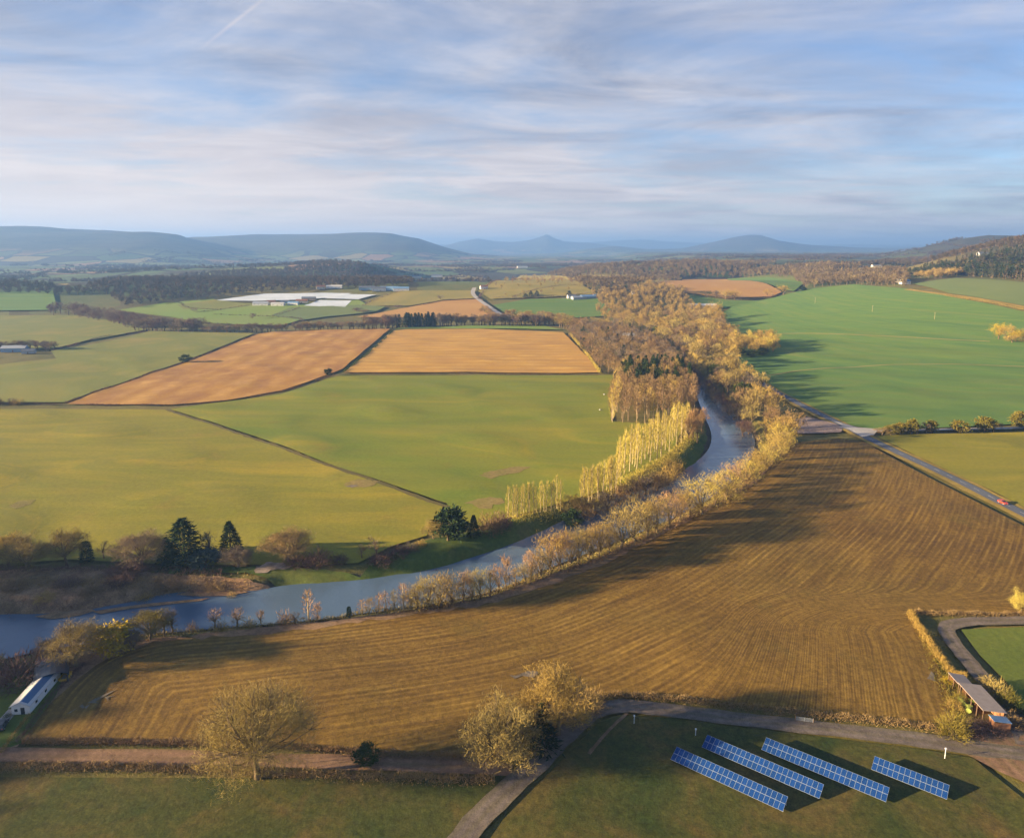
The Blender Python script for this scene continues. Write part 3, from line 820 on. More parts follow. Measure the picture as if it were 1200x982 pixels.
# colours of bark and twigs: winter crowns
BARK = twig_mat('bark', (0.12, 0.085, 0.05), (0.18, 0.13, 0.075))
PALEBARK = twig_mat('bark_pale', (0.36, 0.28, 0.15), (0.42, 0.34, 0.2))
MIDBARK = twig_mat('bark_mid', (0.22, 0.155, 0.09), (0.27, 0.20, 0.12))
GOLDT = twig_mat('twigs_gold', (0.36, 0.24, 0.06), (0.28, 0.185, 0.05), (0.42, 0.295, 0.075))
OLIVET = twig_mat('twigs_olive', (0.31, 0.23, 0.07), (0.25, 0.185, 0.06), (0.37, 0.285, 0.085))
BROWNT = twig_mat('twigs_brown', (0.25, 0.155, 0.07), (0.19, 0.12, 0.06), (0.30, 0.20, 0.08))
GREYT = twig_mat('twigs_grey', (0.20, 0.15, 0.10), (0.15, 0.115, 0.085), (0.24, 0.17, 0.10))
PALET = twig_mat('twigs_pale', (0.45, 0.35, 0.065), (0.37, 0.28, 0.06), (0.50, 0.40, 0.085))
PINKT = twig_mat('twigs_pink', (0.42, 0.255, 0.11), (0.35, 0.205, 0.085))
YELLOWT = twig_mat('leaves_yellow', (0.42, 0.29, 0.02), (0.34, 0.24, 0.02))
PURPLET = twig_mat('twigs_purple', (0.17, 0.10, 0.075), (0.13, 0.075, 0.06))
DARKG = twig_mat('needles_dark', (0.018, 0.034, 0.014), (0.030, 0.050, 0.018))
BLUEG = twig_mat('needles_blue', (0.06, 0.085, 0.075), (0.075, 0.10, 0.085))
MIDG = twig_mat('leaves_green', (0.045, 0.065, 0.016), (0.07, 0.085, 0.018))
GOLDG = twig_mat('leaves_gold_green', (0.14, 0.12, 0.02), (0.18, 0.14, 0.025))

SHAPES = {}
def shape(key, plants):
    SHAPES[key] = [p.arrays() for p in plants]
shape('broad', [broad(10 + i, 14, 5.2 + .5 * (i % 3), .2, 26, 30) for i in range(6)])
shape('tallbroad', [broad(30 + i, 16, 4.2, .24, 24, 30) for i in range(5)])
shape('sapling', [broad(50 + i, 9, 2.6, .1, 18, 26, .08, 1.0, 7, wild=.7) for i in range(5)])
shape('bigtree', [broad(70 + i, 20, 10.0, .2, 190, 150, .04, 1.15, 40, fine=True, wild=.9, sgm=.11, inner=.1) for i in range(2)])
shape('nearbroad', [broad(80 + i, 13, 5.5, .15, 90, 110, .05, .9, 24, fine=True, wild=.85, sgm=.12, inner=.12) for i in range(3)])
shape('crowd', [broad(90 + i, 14, 5.2 + .4 * (i % 3), .16, 19, 44, .165, 1.15, 8, sgm=.13, wild=.7, inner=.2) for i in range(7)])
shape('belt', [broad(400 + i, 12, 5, .06, 42, 40, .075, 1.0, 12, sgm=.14, wild=.8, inner=.2) for i in range(6)])
shape('poplar', [poplar(100 + i) for i in range(5)])
shape('poletree', [pole_tree(120 + i) for i in range(5)])
shape('conifer', [conifer(140 + i) for i in range(4)])
shape('spruce', [conifer(150 + i, 16, 3.2, 420, .7, 1.7) for i in range(4)])
shape('bigconifer', [conifer(160, 15, 5.2, 2600, .36, 1.2, .6, .5), conifer(161, 12, 3.6, 1600, .32, 1.0, .55, .5)])
shape('columnar', [conifer(170, 9, 1.9, 1500, .3, .7, .28, .08, .0)])
shape('cone', [conifer(171, 10, 3.0, 2000, .3, .75, .75, .1, .0)])
shape('evergreen', [evergreen(180), evergreen(181, 11, 4.4), evergreen(182, 9, 4)])
shape('thin', [broad(190, 9, 2.6, .3, 14, 16, .07, 1.2, 12, fine=True), broad(191, 11, 3.0, .3, 18, 18, .07, 1.3, 14, fine=True)])
shape('bush', [bush(200 + i) for i in range(5)])
shape('bushfine', [bush(210 + i, 3.5, 2.8, 1500, .06, .7) for i in range(3)])

PROTO = {}
def plant(key, x, y, h, wd=None, twig=None, bark=None, name='bare_tree', parts=True, var=None, dz=0.0, lean=0.0):
    """one plant: an Empty with trunk and crown, or one joined mesh where it is small in the picture"""
    twig = twig or GOLDT; bark = bark or BARK
    S = SHAPES[key]
    i = (random.randrange(len(S)) if var is None else var) % len(S)
    wv, wf, cv, cf = S[i]
    k = (key, i, twig.name, bark.name, parts)
    loc = (x, y, Tz(x, y) + dz)
    h0 = cv[:, 2].max(); w0 = np.percentile(np.abs(cv[:, :2]), 96) * 2
    sz = h / h0; sx = (wd / w0) if wd else sz * random.uniform(.9, 1.12)
    rot = (random.gauss(0, .025) + lean, random.gauss(0, .025), random.uniform(0, 6.283))
    if k not in PROTO:
        if parts:
            r = bpy.data.objects.new(name, None)
            tr = bpy.data.objects.new('trunk', tri_mesh('trunk', wv, wf, [bark])); tr.parent = r
            cr = bpy.data.objects.new('crown', tri_mesh('crown', cv, cf, [twig])); cr.parent = r
            PROTO[k] = [r, tr, cr]
        else:
            me = tri_mesh(name, np.vstack([wv, cv]), np.vstack([wf, cf + len(wv)]), [bark, twig], np.r_[np.zeros(len(wf)), np.ones(len(cf))])
            PROTO[k] = [bpy.data.objects.new(name, me)]
    src = PROTO[k]
    o = src[0].copy(); o.name = name; COL.objects.link(o)
    for c in src[1:]:
        q = c.copy(); q.parent = o; COL.objects.link(q)
    o.location = loc; o.scale = (sx, sx, sz); o.rotation_euler = rot
    return o

ORD = 'first second third fourth fifth sixth seventh eighth ninth tenth eleventh twelfth thirteenth fourteenth fifteenth sixteenth seventeenth eighteenth nineteenth twentieth'.split()

def sort_px(os_): return sorted(os_, key=lambda o: project(*o.location)[0])

def shared(os_, label, cat, group):
    for o in os_: tag(o, label, cat, group)
def counted(os_, fmt, cat, group=None):
    for i, o in enumerate(sort_px(os_)): tag(o, fmt.format(ORD[i]), cat, group)

def along_line(pts, n, jit=1.5):
    p = smooth_line(pix(pts)); L = np.r_[0, np.cumsum(np.hypot(*np.diff(p, axis=0).T))]
    s = (np.arange(n) + .5) / n * L[-1] + rng.normal(0, L[-1] / n * .22, n)
    return np.column_stack([np.interp(s, L, p[:, 0]), np.interp(s, L, p[:, 1])]) + rng.normal(0, jit, (n, 2))

def poisson(poly, d, lim=5000, keep=None):
    poly = np.asarray(poly); lo, hi = poly.min(0), poly.max(0)
    n = int((hi - lo).prod() / (d * d) * 8) + 50
    c = rng.uniform(lo, hi, (min(n, 400000), 2))
    c = c[inside(poly, c[:, 0], c[:, 1])]
    if keep is not None: c = c[keep(c[:, 0], c[:, 1])]
    grid, out = {}, []
    for x, y in c:
        gx, gy = int(x // d), int(y // d)
        ok = True
        for i in (-1, 0, 1):
            for j in (-1, 0, 1):
                for (a, b) in grid.get((gx + i, gy + j), ()):
                    if (a - x) ** 2 + (b - y) ** 2 < d * d: ok = False; break
                if not ok: break
            if not ok: break
        if ok:
            grid.setdefault((gx, gy), []).append((x, y)); out.append((x, y))
            if len(out) >= lim: break
    return np.array(out).reshape(-1, 2)

TWIG_ATTR = {}
def wood(name, pts, keys, h0, h1, cols, label, kind='stuff', wscale=1.15, bark=None, simple=False, tw=1.0):
    """one mesh of many crowns standing at pts: a far wood that reads as one mass"""
    V, F, TI, MI = [], [], [], []
    off = 0
    z = T(pts[:, 0], pts[:, 1]) + 0
    for (x, y), zz in zip(pts, z):
        S = LOW[keys[rng.integers(len(keys))]]
        v, f, m = S[rng.integers(len(S))]
        h = rng.uniform(h0, h1); a = rng.uniform(0, 6.28); c, s = math.cos(a), math.sin(a)
        w = h * wscale * rng.uniform(.85, 1.2)
        q = np.column_stack([(v[:, 0] * c - v[:, 1] * s) * w + x, (v[:, 0] * s + v[:, 1] * c) * w + y, v[:, 2] * h + zz])
        V.append(q); F.append(f + off); off += len(v)
        TI.append(np.full(len(v), rng.random())); MI.append(m)
    m = twig_mat('wood_' + name + '_' + str(len(TWIG_ATTR)), *cols, attr=True); TWIG_ATTR[len(TWIG_ATTR)] = m
    me = tri_mesh(name, np.vstack(V), np.vstack(F), [bark or BARK, m], np.concatenate(MI), {'tint': np.concatenate(TI)})
    return tag(link(name, me), label, 'wood' if kind != 'stuff' else None, kind=kind if kind == 'stuff' else None)

LOW = {}
def low_set(key, plants):
    out = []
    for p in plants:
        wv, wf, cv, cf = p.arrays()
        h = cv[:, 2].max()
        out.append((np.vstack([wv, cv]) / h, np.vstack([wf, cf + len(wv)]), np.r_[np.zeros(len(wf), int), np.ones(len(cf), int)]))
    LOW[key] = out
low_set('round', [broad(300 + i, 14, 5.4, .12, 12, 13, .75, 2.6, 2) for i in range(5)])
low_set('mid', [broad(310 + i, 14, 5.0, .18, 18, 18, .34, 2.0, 4) for i in range(5)])
low_set('spire', [conifer(320 + i, 14, 3.0, 90, 1.3, 2.4) for i in range(4)])
low_set('shrub', [bush(330 + i, 3, 3, 60, .45, 1.3) for i in range(4)])

def hedge(name, pts, w, h, n_per_m, col, label, tw=.1, tl=.7, cat='hedge', world=False, kind=None, gap=0.0):
    p = np.array(pts) if world else pix(pts)
    p = smooth_line(p); L = np.r_[0, np.cumsum(np.hypot(*np.diff(p, axis=0).T))]
    n = int(L[-1] * n_per_m)
    s = rng.uniform(0, L[-1], n)
    if gap:
        s = s[np.sin(s * .13 + 2 * np.sin(s * .031)) + rng.normal(0, .3, len(s)) > gap * 2 - 1.2]; n = len(s)
    x = np.interp(s, L, p[:, 0]); y = np.interp(s, L, p[:, 1])
    top = h * (0.72 + .28 * np.sin(s * .9 + 1.7 * np.sin(s * .23)) * np.sin(s * .37 + 1))
    lat = rng.normal(0, w * .3, n); u = rng.uniform(0, 1, n) ** .8 * np.clip(1 - (lat / w) ** 2, .2, 1)
    tx = np.interp(s + .5, L, p[:, 0]) - x; ty = np.interp(s + .5, L, p[:, 1]) - y
    q = np.hypot(tx, ty) + 1e-6
    x = x - ty / q * lat; y = y + tx / q * lat
    c = np.column_stack([x, y, T(x, y) + u * top])
    d = unit(np.column_stack([-ty / q * lat / w, tx / q * lat / w, np.full(n, .7)]) + rng.normal(0, .55, (n, 3)))
    cv = blades(rng, c - d * tl * .3, d, tl * rng.uniform(.6, 1.4, n), tw * rng.uniform(.6, 1.4, n))
    me = tri_mesh(name, cv, np.arange(len(cv)).reshape(-1, 3), [col])
    return tag(link(name, me), label, None if kind else cat, kind=kind)
# ------------------------------------------------------------------ single trees and small stands near the camera
def at(px, py): return P(px, py)
def mpp(px, py):
    """metres that one picture point covers at the ground there"""
    x, y = P(px, py); z = float(T0(x, y))
    return (y * CP - (z - H) * SP) / FPX

def single(key, px, py, hpx, wpx, twig, label, cat, name='bare_tree', bark=None, var=None, parts=True, group=None):
    p = at(px, py); k = mpp(px, py)
    o = plant(key, p[0], p[1], hpx * k * 1.05, wpx * k, twig, bark, name, parts, var)
    return tag(o, label, cat, group)

# foreground
single('bigtree', 302, 912, 120, 112, OLIVET, 'huge spreading bare tree beside the earth track, nearest to the viewer', 'tree', var=0)
single('evergreen', 430, 897, 26, 26, MIDG, 'small dark round bush tree beside the earth track', 'tree', 'evergreen_tree', var=0)
single('nearbroad', 586, 896, 84, 84, OLIVET, 'bare rounded tree at the corner of the ploughed field, left of the dark evergreen', 'tree', var=0)
single('nearbroad', 654, 862, 82, 76, GOLDT, 'tall golden bare tree beside the stone track bend', 'tree', var=1)
single('conifer', 636, 878, 56, 34, DARKG, 'dark ivy green evergreen squeezed between two bare trees', 'tree', 'evergreen_tree', var=0)
single('nearbroad', 622, 868, 58, 40, GOLDT, 'slim golden bare tree just behind the dark evergreen', 'tree', var=2)
single('bushfine', 690, 830, 30, 36, BROWNT, 'brown bush at the start of the roadside hedge', 'bush', 'bush', var=0)
single('bushfine', 676, 846, 24, 30, GOLDT, 'tawny bush at the inner bend of the stone track', 'bush', 'bush', var=1)
# lower left river bank
single('nearbroad', 90, 781, 56, 56, OLIVET, 'pale rounded bare willow above the dark barn', 'tree', var=2)
single('nearbroad', 58, 774, 30, 34, GREYT, 'grey bare tree on the left of the pale willow', 'tree', var=0)
single('bushfine', 22, 800, 44, 62, PURPLET, 'broad dark purple bush by the river edge', 'bush', 'bush', var=1)
single('bushfine', -12, 795, 38, 44, GREYT, 'grey bush at the very edge of the river scrub', 'bush', 'bush', var=2)
single('bushfine', -4, 774, 10, 16, YELLOWT, 'small yellow bush by the water edge', 'bush', 'bush', var=0)
single('evergreen', 132, 766, 38, 44, YELLOWT, 'round bright yellow bush on the near river bank', 'bush', 'bush', var=1)
single('nearbroad', 158, 762, 26, 24, GREYT, 'small grey bare tree right of the yellow bush', 'tree', var=1)
single('nearbroad', 176, 750, 36, 42, GOLDG, 'olive yellow leaning tree on the near river bank', 'tree', var=1)
single('thin', 193, 745, 34, 22, GREYT, 'first of two thin grey trees beside the olive yellow tree', 'tree', var=0)
single('thin', 203, 742, 30, 18, GREYT, 'second of two thin grey trees beside the olive yellow tree', 'tree', var=1)
o_ = [single('thin' if i % 2 else 'bush', x, y, h_, w_, c_, None, None, 'bare_sapling' if i % 2 else 'bush')
      for i, (x, y, h_, w_, c_) in enumerate([(225, 738, 14, 12, BROWNT), (252, 737, 32, 17, PINKT), (258, 738, 20, 16, OLIVET), (278, 734, 26, 18, PINKT), (292, 733, 14, 16, GOLDT), (306, 730, 22, 10, PINKT), (334, 730, 20, 20, PINKT), (345, 729, 15, 12, GREYT)])]
counted(o_, '{} little bank plant right of the two thin grey trees', 'shrub')
single('poplar', 362, 729, 42, 17, PINKT, 'tall single pinkish poplar standing alone on the near bank', 'tree', 'poplar_tree', PALEBARK, var=0)
single('sapling', 372, 727, 24, 14, PINKT, 'short pinkish sapling beside the lone poplar', 'tree', 'bare_sapling', var=1)
single('columnar', 409, 723, 14, 6, DARKG, 'tiny dark upright shrub on the near bank', 'shrub', 'shrub')
row = []
for x, y, h_, w_, c_ in [(424, 719, 18, 12, PINKT), (433, 718, 22, 12, GOLDT), (443, 718, 26, 13, PINKT), (453, 717, 28, 13, PINKT), (463, 716, 32, 14, OLIVET), (473, 715, 36, 15, PINKT), (482, 714, 28, 16, GOLDT)]:
    row.append(single('poplar' if c_ is PINKT else 'sapling', x, y, h_, w_, c_, None, None, 'bare_sapling', PALEBARK))
counted(row, '{} slender pinkish sapling of the near bank row', 'tree', 'slender saplings on the near bank')
row = []
for x, y, h_, w_, c_ in [(489, 714, 40, 30, OLIVET), (502, 713, 46, 32, PALET), (517, 711, 48, 34, GOLDT), (530, 709, 44, 30, GOLDT), (543, 705, 40, 18, PINKT), (553, 702, 40, 24, GOLDT), (563, 700, 42, 22, PALET), (574, 696, 38, 20, GOLDT), (584, 693, 38, 18, PINKT), (593, 690, 46, 16, PINKT), (604, 686, 28, 18, GOLDT)]:
    row.append(single('belt' if w_ > 20 else 'sapling', x, y, h_ * .95, w_ * 1.1, c_, None, None))
counted(row, '{} golden bare tree of the near bank clump', 'tree', 'golden clump on the near bank')
row = []
bl = [(616, 683, 30, 20), (622, 680, 44, 18), (634, 677, 34, 24), (645, 672, 56, 34), (656, 668, 50, 28), (668, 664, 52, 30), (678, 660, 54, 30), (690, 656, 48, 28)]
for i, (x, y, h_, w_) in enumerate(bl):
    row.append(single('belt', x, y, h_ * .95, w_ * 1.1, (PINKT if i in (1, 4) else GOLDT if i % 2 else OLIVET), None, None))
counted(row, '{} slim golden tree lining the widest reach of the bend', 'tree', 'slim trees on the near bank')
row = []
bl = [(702, 652, 46, 28), (714, 648, 40, 24), (728, 643, 58, 44), (744, 636, 60, 46), (758, 630, 54, 38), (770, 626, 54, 34), (784, 618, 46, 34), (796, 611, 46, 30), (808, 607, 36, 24)]
for i, (x, y, h_, w_) in enumerate(bl):
    row.append(single('belt', x, y, h_ * .95, w_ * 1.1, (OLIVET if i in (2, 3, 5) else PINKT if i == 6 else GOLDT), None, None))
counted(row, '{} rounded golden tree along the ploughed field bank', 'tree', 'rounded trees on the near bank')
row = []
for i, (x, y, h_, w_) in enumerate([(822, 603, 52, 42), (838, 592, 44, 32), (850, 587, 42, 34), (862, 578, 42, 34), (874, 570, 40, 32), (886, 560, 40, 32), (897, 550, 40, 32), (907, 540, 40, 30), (915, 530, 38, 28), (922, 521, 40, 26)]):
    row.append(single('belt', x, y, h_ * .95, w_ * 1.1, (PINKT if i == 3 else GOLDT if i % 2 else PALET), None, None))
counted(row, '{} tawny bare tree climbing the outer bank of the bend', 'tree', 'tawny trees on the outer bank')

# undergrowth on the banks
def scrub(name, pts, w, h, npm, col, label, tw=.14, tl=.8): return hedge(name, pts, w, h, npm, col, label, tw, tl, kind='stuff')
scrub('undergrowth', [(20, 806), (62, 776), (112, 757), (180, 746), (300, 734), (430, 719), (490, 713)], 3.4, 1.9, 40, OLIVET, 'low olive brown brush on the near river bank')
scrub('undergrowth', [(440, 718), (500, 710), (560, 701), (640, 673), (720, 646), (800, 608), (870, 570), (924, 520)], 3.2, 2.5, 34, OLIVET, 'golden scrub that fills the gaps between the bank trees', .13, 1.1)
scrub('undergrowth', [(490, 715), (560, 704), (640, 676), (720, 649), (800, 611), (870, 573), (926, 522)], 4.0, 1.5, 34, BROWNT, 'dark brush under the golden bank trees')
scrub('undergrowth', [(-100, 690), (0, 684), (100, 684), (200, 682), (290, 684)], 9.0, 1.5, 90, BROWNT, 'brown brush covering the far river bank')
scrub('undergrowth', [(-60, 704), (40, 704), (110, 702), (180, 692)], 6.0, .9, 45, PURPLET, 'low purple brown brush by the shallows')
scrub('undergrowth', [(300, 686), (400, 680), (470, 672), (540, 655), (600, 636), (650, 617)], 1.6, .8, 12, BROWNT, 'thin reeds along the foot of the green bank')

scrub('undergrowth', [(596, 611), (630, 606), (660, 600), (690, 592), (722, 575), (755, 556), (790, 536), (812, 512)], 7.0, 4.5, 60, PALET, 'pale golden scrub between the stems of the poplar rows', .12, 1.2)
scrub('undergrowth', [(668, 602), (700, 596), (740, 580), (780, 562), (800, 545)], 5.0, 4.0, 50, BROWNT, 'brown scrub below the poplars by the water', .13, 1.1)
scrub('undergrowth', [(-100, 668), (0, 668), (90, 667), (180, 668), (260, 672)], 5.0, 1.6, 50, PURPLET, 'dark brush at the edge of the far bank garden')
o_ = [single('bushfine', x, y, h_, w_, c_, None, None, 'bush') for x, y, h_, w_, c_ in [(18, 690, 13, 26, BROWNT), (52, 698, 10, 22, GOLDT), (80, 686, 14, 30, PURPLET), (108, 694, 10, 24, BROWNT), (140, 684, 14, 34, PURPLET), (168, 692, 9, 20, GOLDT), (196, 682, 12, 30, BROWNT), (228, 686, 9, 22, PURPLET), (252, 682, 10, 24, BROWNT), (271, 690, 15, 12, GOLDT), (12, 712, 8, 22, GREYT), (66, 711, 8, 20, BROWNT), (128, 705, 7, 18, GOLDT)]]
counted(o_, '{} low scrub bush on the brown river bank below the conifers', 'bush', 'scrub bushes on the brown bank')
# far bank, left
single('nearbroad', 10, 661, 36, 44, GOLDT, 'golden bare tree at the left end of the far bank', 'tree', var=1)
single('nearbroad', 32, 668, 44, 50, OLIVET, 'wide bare tree with dark mistletoe clumps on the far bank', 'tree', var=0)
single('nearbroad', 78, 662, 44, 42, OLIVET, 'pale airy bare tree left of the columnar cypress', 'tree', var=2)
single('columnar', 102, 657, 24, 14, DARKG, 'dark columnar cypress with a rounded top', 'tree', 'cypress_tree')
single('thin', 122, 655, 24, 16, GREYT, 'spindly leafless tree just right of the cypress', 'tree', var=0)
single('nearbroad', 166, 664, 40, 56, GREYT, 'wide grey bare tree left of the dark conifers', 'tree', var=1)
single('bushfine', 150, 672, 20, 44, PURPLET, 'dark brush pile under the wide grey tree', 'bush', 'bush', var=0)
single('bigconifer', 218, 660, 54, 44, DARKG, 'tallest ragged dark conifer of the far bank garden', 'tree', 'conifer_tree', var=0)
single('bigconifer', 195, 656, 26, 20, MIDG, 'small conifer on the left of the tallest ragged conifer', 'tree', 'conifer_tree', var=1)
single('thin', 246, 655, 36, 20, BLUEG, 'thin bluish tree between the ragged conifer and the dark cone', 'tree', 'conifer_tree', var=1)
single('evergreen', 241, 664, 22, 34, BLUEG, 'blue grey bush in front of the thin bluish tree', 'bush', 'bush', var=1)
single('cone', 271, 648, 38, 24, DARKG, 'neat dark cone shaped conifer with a pointed top', 'tree', 'conifer_tree')
single('nearbroad', 279, 665, 26, 34, GREYT, 'grey leafless bush in front of the dark cone', 'bush', 'bush', var=2)
single('bushfine', 196, 662, 8, 12, BLUEG, 'low bluish shrub at the foot of the conifers', 'bush', 'bush', var=2)
single('nearbroad', 338, 658, 38, 52, BROWNT, 'round pinkish bare tree standing alone on the green bank', 'tree', var=1)
single('bushfine', 374, 661, 24, 30, PURPLET, 'reddish dome shaped bush right of the pinkish tree', 'bush', 'bush', var=0)
single('bushfine', 350, 661, 17, 30, PURPLET, 'dark low bush between the pinkish tree and the reddish dome', 'bush', 'bush', var=1)
single('bushfine', 398, 659, 13, 20, PURPLET, 'small purple bush right of the reddish dome', 'bush', 'bush', var=2)
single('thin', 441, 654, 30, 20, GREYT, 'spindly grey tree behind the dark bank shrubs', 'tree', var=0)
single('thin', 424, 654, 18, 12, BROWNT, 'little spindly tree left of the dark bank shrubs', 'tree', var=1)
o_ = [single('bushfine', x, y, h_, w_, c_, None, None, 'bush') for x, y, h_, w_, c_ in [(446, 658, 14, 28, PURPLET), (466, 650, 14, 26, PURPLET), (480, 646, 12, 20, GREYT), (492, 640, 9, 16, GOLDT)]]
counted(o_, '{} dark low shrub left of the round holm oak', 'shrub', 'shrubs left of the holm oak')
single('evergreen', 525, 634, 42, 40, DARKG, 'round dark holm oak on the green bank', 'tree', 'evergreen_tree', var=2)
single('nearbroad', 508, 632, 26, 24, OLIVET, 'olive bare tree touching the round holm oak', 'tree', var=2)
single('cone', 555, 629, 26, 14, DARKG, 'small dark pointed conifer right of the holm oak', 'tree', 'conifer_tree')
single('bushfine', 574, 623, 26, 34, BROWNT, 'brown bush right of the small pointed conifer', 'bush', 'bush', var=0)
single('bushfine', 588, 617, 24, 24, PURPLET, 'dark purple bush beside the first poplars', 'bush', 'bush', var=1)

# pale poplars on the inner bank
row = []
for i in range(17):
    t = i / 16; x = 596 + 60 * t; y = 608 - 12 * t
    row.append(single('poplar', x + rng.normal(0, 1), y + rng.normal(0, .8), rng.uniform(33, 42), 8, PALET, None, None, 'poplar_tree', PALEBARK))
counted(row, '{} pale slim poplar of the first row by the bank', 'tree', 'poplars of the first row')
single('broad', 668, 599, 32, 30, GOLDT, 'golden bare tree between the two poplar rows', 'tree')
single('evergreen', 671, 607, 24, 22, DARKG, 'dark ivy covered bush over the water below the poplars', 'bush', 'bush', var=0)
row = []
for i in range(20):
    t = i / 19; x = 682 + 44 * t; y = 590 - 22 * t
    row.append(single('poplar', x + rng.normal(0, 1.5), y + rng.normal(0, 2), rng.uniform(38, 46), 9, PALET, None, None, 'poplar_tree', PALEBARK))
counted(row, '{} pale poplar of the middle row inside the bend', 'tree', 'poplars of the middle row')
row = [plant('poplar', x, y, rng.uniform(18, 23), 4.0, PALET, PALEBARK, 'poplar_tree') for x, y in poisson(pix([(726, 562), (770, 540), (800, 522), (812, 506), (800, 506), (770, 522), (740, 540), (722, 556)]), 4.2)]
shared(row, 'pale yellow poplar in the thick stand at the neck of the bend', 'tree', 'poplars at the neck of the bend')
row = [single('tallbroad', x, y, h_, 14, PINKT, None, None) for x, y, h_ in [(812, 516, 42), (817, 519, 34), (807, 520, 36), (822, 506, 30)]]
counted(row, '{} pinkish bare tree at the tip of the poplar stand', 'tree', 'pinkish trees at the neck of the bend')
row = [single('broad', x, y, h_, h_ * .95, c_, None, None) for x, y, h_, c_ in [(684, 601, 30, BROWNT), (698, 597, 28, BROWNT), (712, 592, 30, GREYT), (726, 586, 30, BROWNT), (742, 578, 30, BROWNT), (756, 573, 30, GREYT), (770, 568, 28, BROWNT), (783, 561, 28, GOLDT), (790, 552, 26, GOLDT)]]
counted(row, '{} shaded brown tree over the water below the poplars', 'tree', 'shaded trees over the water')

# plantation on the inner bank
PLANT = pix([(716, 494), (717, 470), (726, 445), (745, 436), (770, 436), (798, 441), (808, 454), (815, 474), (814, 492), (780, 498), (740, 497)])
pp = poisson(PLANT, 6.0)
front = [q for q in pp]
row = []
for x, y in front:
    px, py = project(x, y, 0)[:2]
    if py < 464 and 728 < px < 816 and rng.random() < .72:
        row.append(plant('conifer', x, y, rng.uniform(17, 21), 7.5, MIDG if rng.random() < .6 else DARKG, None, 'conifer_tree', False))
    else:
        row.append(plant('poletree', x, y, rng.uniform(17, 22), rng.uniform(5, 6.5), BROWNT if rng.random() < .85 else GOLDT, MIDBARK, 'plantation_tree', False))
shared([o for o in row if o.name.startswith('con')], 'dark green conifer in the middle of the plantation', 'tree', 'conifers in the plantation')
shared([o for o in row if o.name.startswith('pla')], 'tall brown plantation tree with a bare straight stem', 'tree', 'plantation trees')
row = [single('poplar', 717 + 14 * t + rng.normal(0, .5), 495 - 56 * t, 34 - 12 * t, 8, PALET, None, None, 'poplar_tree', PALEBARK, parts=False) for t in np.linspace(0, 1, 12)]
counted(row, '{} pale poplar edging the plantation beside the grass field', 'tree', 'poplars edging the plantation')

# wood between the orange field and the river
W2 = pix([(704, 437), (692, 420), (664, 391), (700, 386), (716, 386), (744, 393), (766, 403), (786, 416), (800, 430), (804, 438), (780, 438), (740, 438), (724, 442)])
row = []
for x, y in poisson(W2, 10.5):
    r_ = rng.random()
    if r_ < .08: row.append(plant('spruce', x, y, rng.uniform(12, 16), 7, DARKG, None, 'conifer_tree', False))
    else: row.append(plant('poletree' if r_ < .4 else 'crowd', x, y, rng.uniform(12, 17), rng.uniform(9, 12), BROWNT if r_ < .75 else GREYT, None, 'woodland_tree', False))
shared([o for o in row if o.name.startswith('con')], 'dark conifer in the brown wood beside the orange stubble', 'tree', 'conifers in the brown wood')
shared([o for o in row if o.name.startswith('woo')], 'brown bare tree in the wood between orange stubble and river', 'tree', 'brown wood by the river')
hedge('hedge', [(703, 438), (692, 420), (668, 392)], 2.5, 3.0, 16, PALET, 'pale reedy hedge edging the orange stubble', .3, 1.6)

# long wood on the outer bank
W5 = pix([(928, 516), (912, 500), (905, 485), (898, 470), (884, 452), (868, 440), (856, 424), (862, 405), (846, 384), (836, 366), (806, 358), (790, 346), (740, 348), (700, 352), (700, 366), (716, 378), (738, 384), (756, 390), (774, 400), (794, 412), (812, 428), (826, 444), (842, 460), (858, 476), (872, 490), (886, 506), (890, 520), (900, 530)])
pts = poisson(W5, 11.5)
r_ = np.hypot(pts[:, 0], pts[:, 1]); pts = pts[np.argsort(r_)]
nearw, farw = pts[:210], pts[210:]
row = []
for x, y in nearw:
    q = rng.random()
    hh = rng.uniform(11, 22)
    if q > .95:
        row.append(plant('evergreen', x, y, hh * .7, hh * .6, MIDG, None, 'evergreen_tree', False)); continue
    row.append(plant('tallbroad' if .4 < q < .5 else 'crowd', x, y, hh, hh * rng.uniform(.66, .88), GOLDT if q < .34 else OLIVET if q < .66 else BROWNT if q < .88 else GREYT, None, 'woodland_tree', False))
shared([o for o in row if o.name.startswith('eve')], 'dark green ivy clad tree inside the long golden wood', 'tree', 'ivy trees of the golden wood')
shared([o for o in row if o.name.startswith('woo')], 'golden bare tree crowded in the long wood on the outer river bank', 'tree', 'long golden wood on the outer bank')
if len(farw): wood('woodland', farw, ['mid'], 12, 19, ((0.37, 0.25, 0.07), (0.29, 0.20, 0.06), (0.22, 0.15, 0.06)), 'golden brown far end of the long wood by the river', wscale=1.0)
row = []
for x, y in along_line([(735, 391), (765, 403), (788, 416), (806, 431), (822, 447), (838, 464), (854, 480), (870, 494), (882, 510)], 46, 2):
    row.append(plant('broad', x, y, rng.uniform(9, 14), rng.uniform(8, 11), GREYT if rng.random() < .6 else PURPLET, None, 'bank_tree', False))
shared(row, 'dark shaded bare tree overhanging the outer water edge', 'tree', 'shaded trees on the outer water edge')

row = []
for x, y in along_line([(742, 391), (762, 401), (778, 410), (790, 419)], 14, 1.5):
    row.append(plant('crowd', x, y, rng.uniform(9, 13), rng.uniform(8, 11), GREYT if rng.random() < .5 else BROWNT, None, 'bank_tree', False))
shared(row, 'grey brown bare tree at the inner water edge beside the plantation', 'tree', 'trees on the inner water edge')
# wooded bluff outside the frame
forest_pts = poisson(np.array([(-430, 50), (-430, 235), (-250, 235), (-240, 50)]), 8.5)

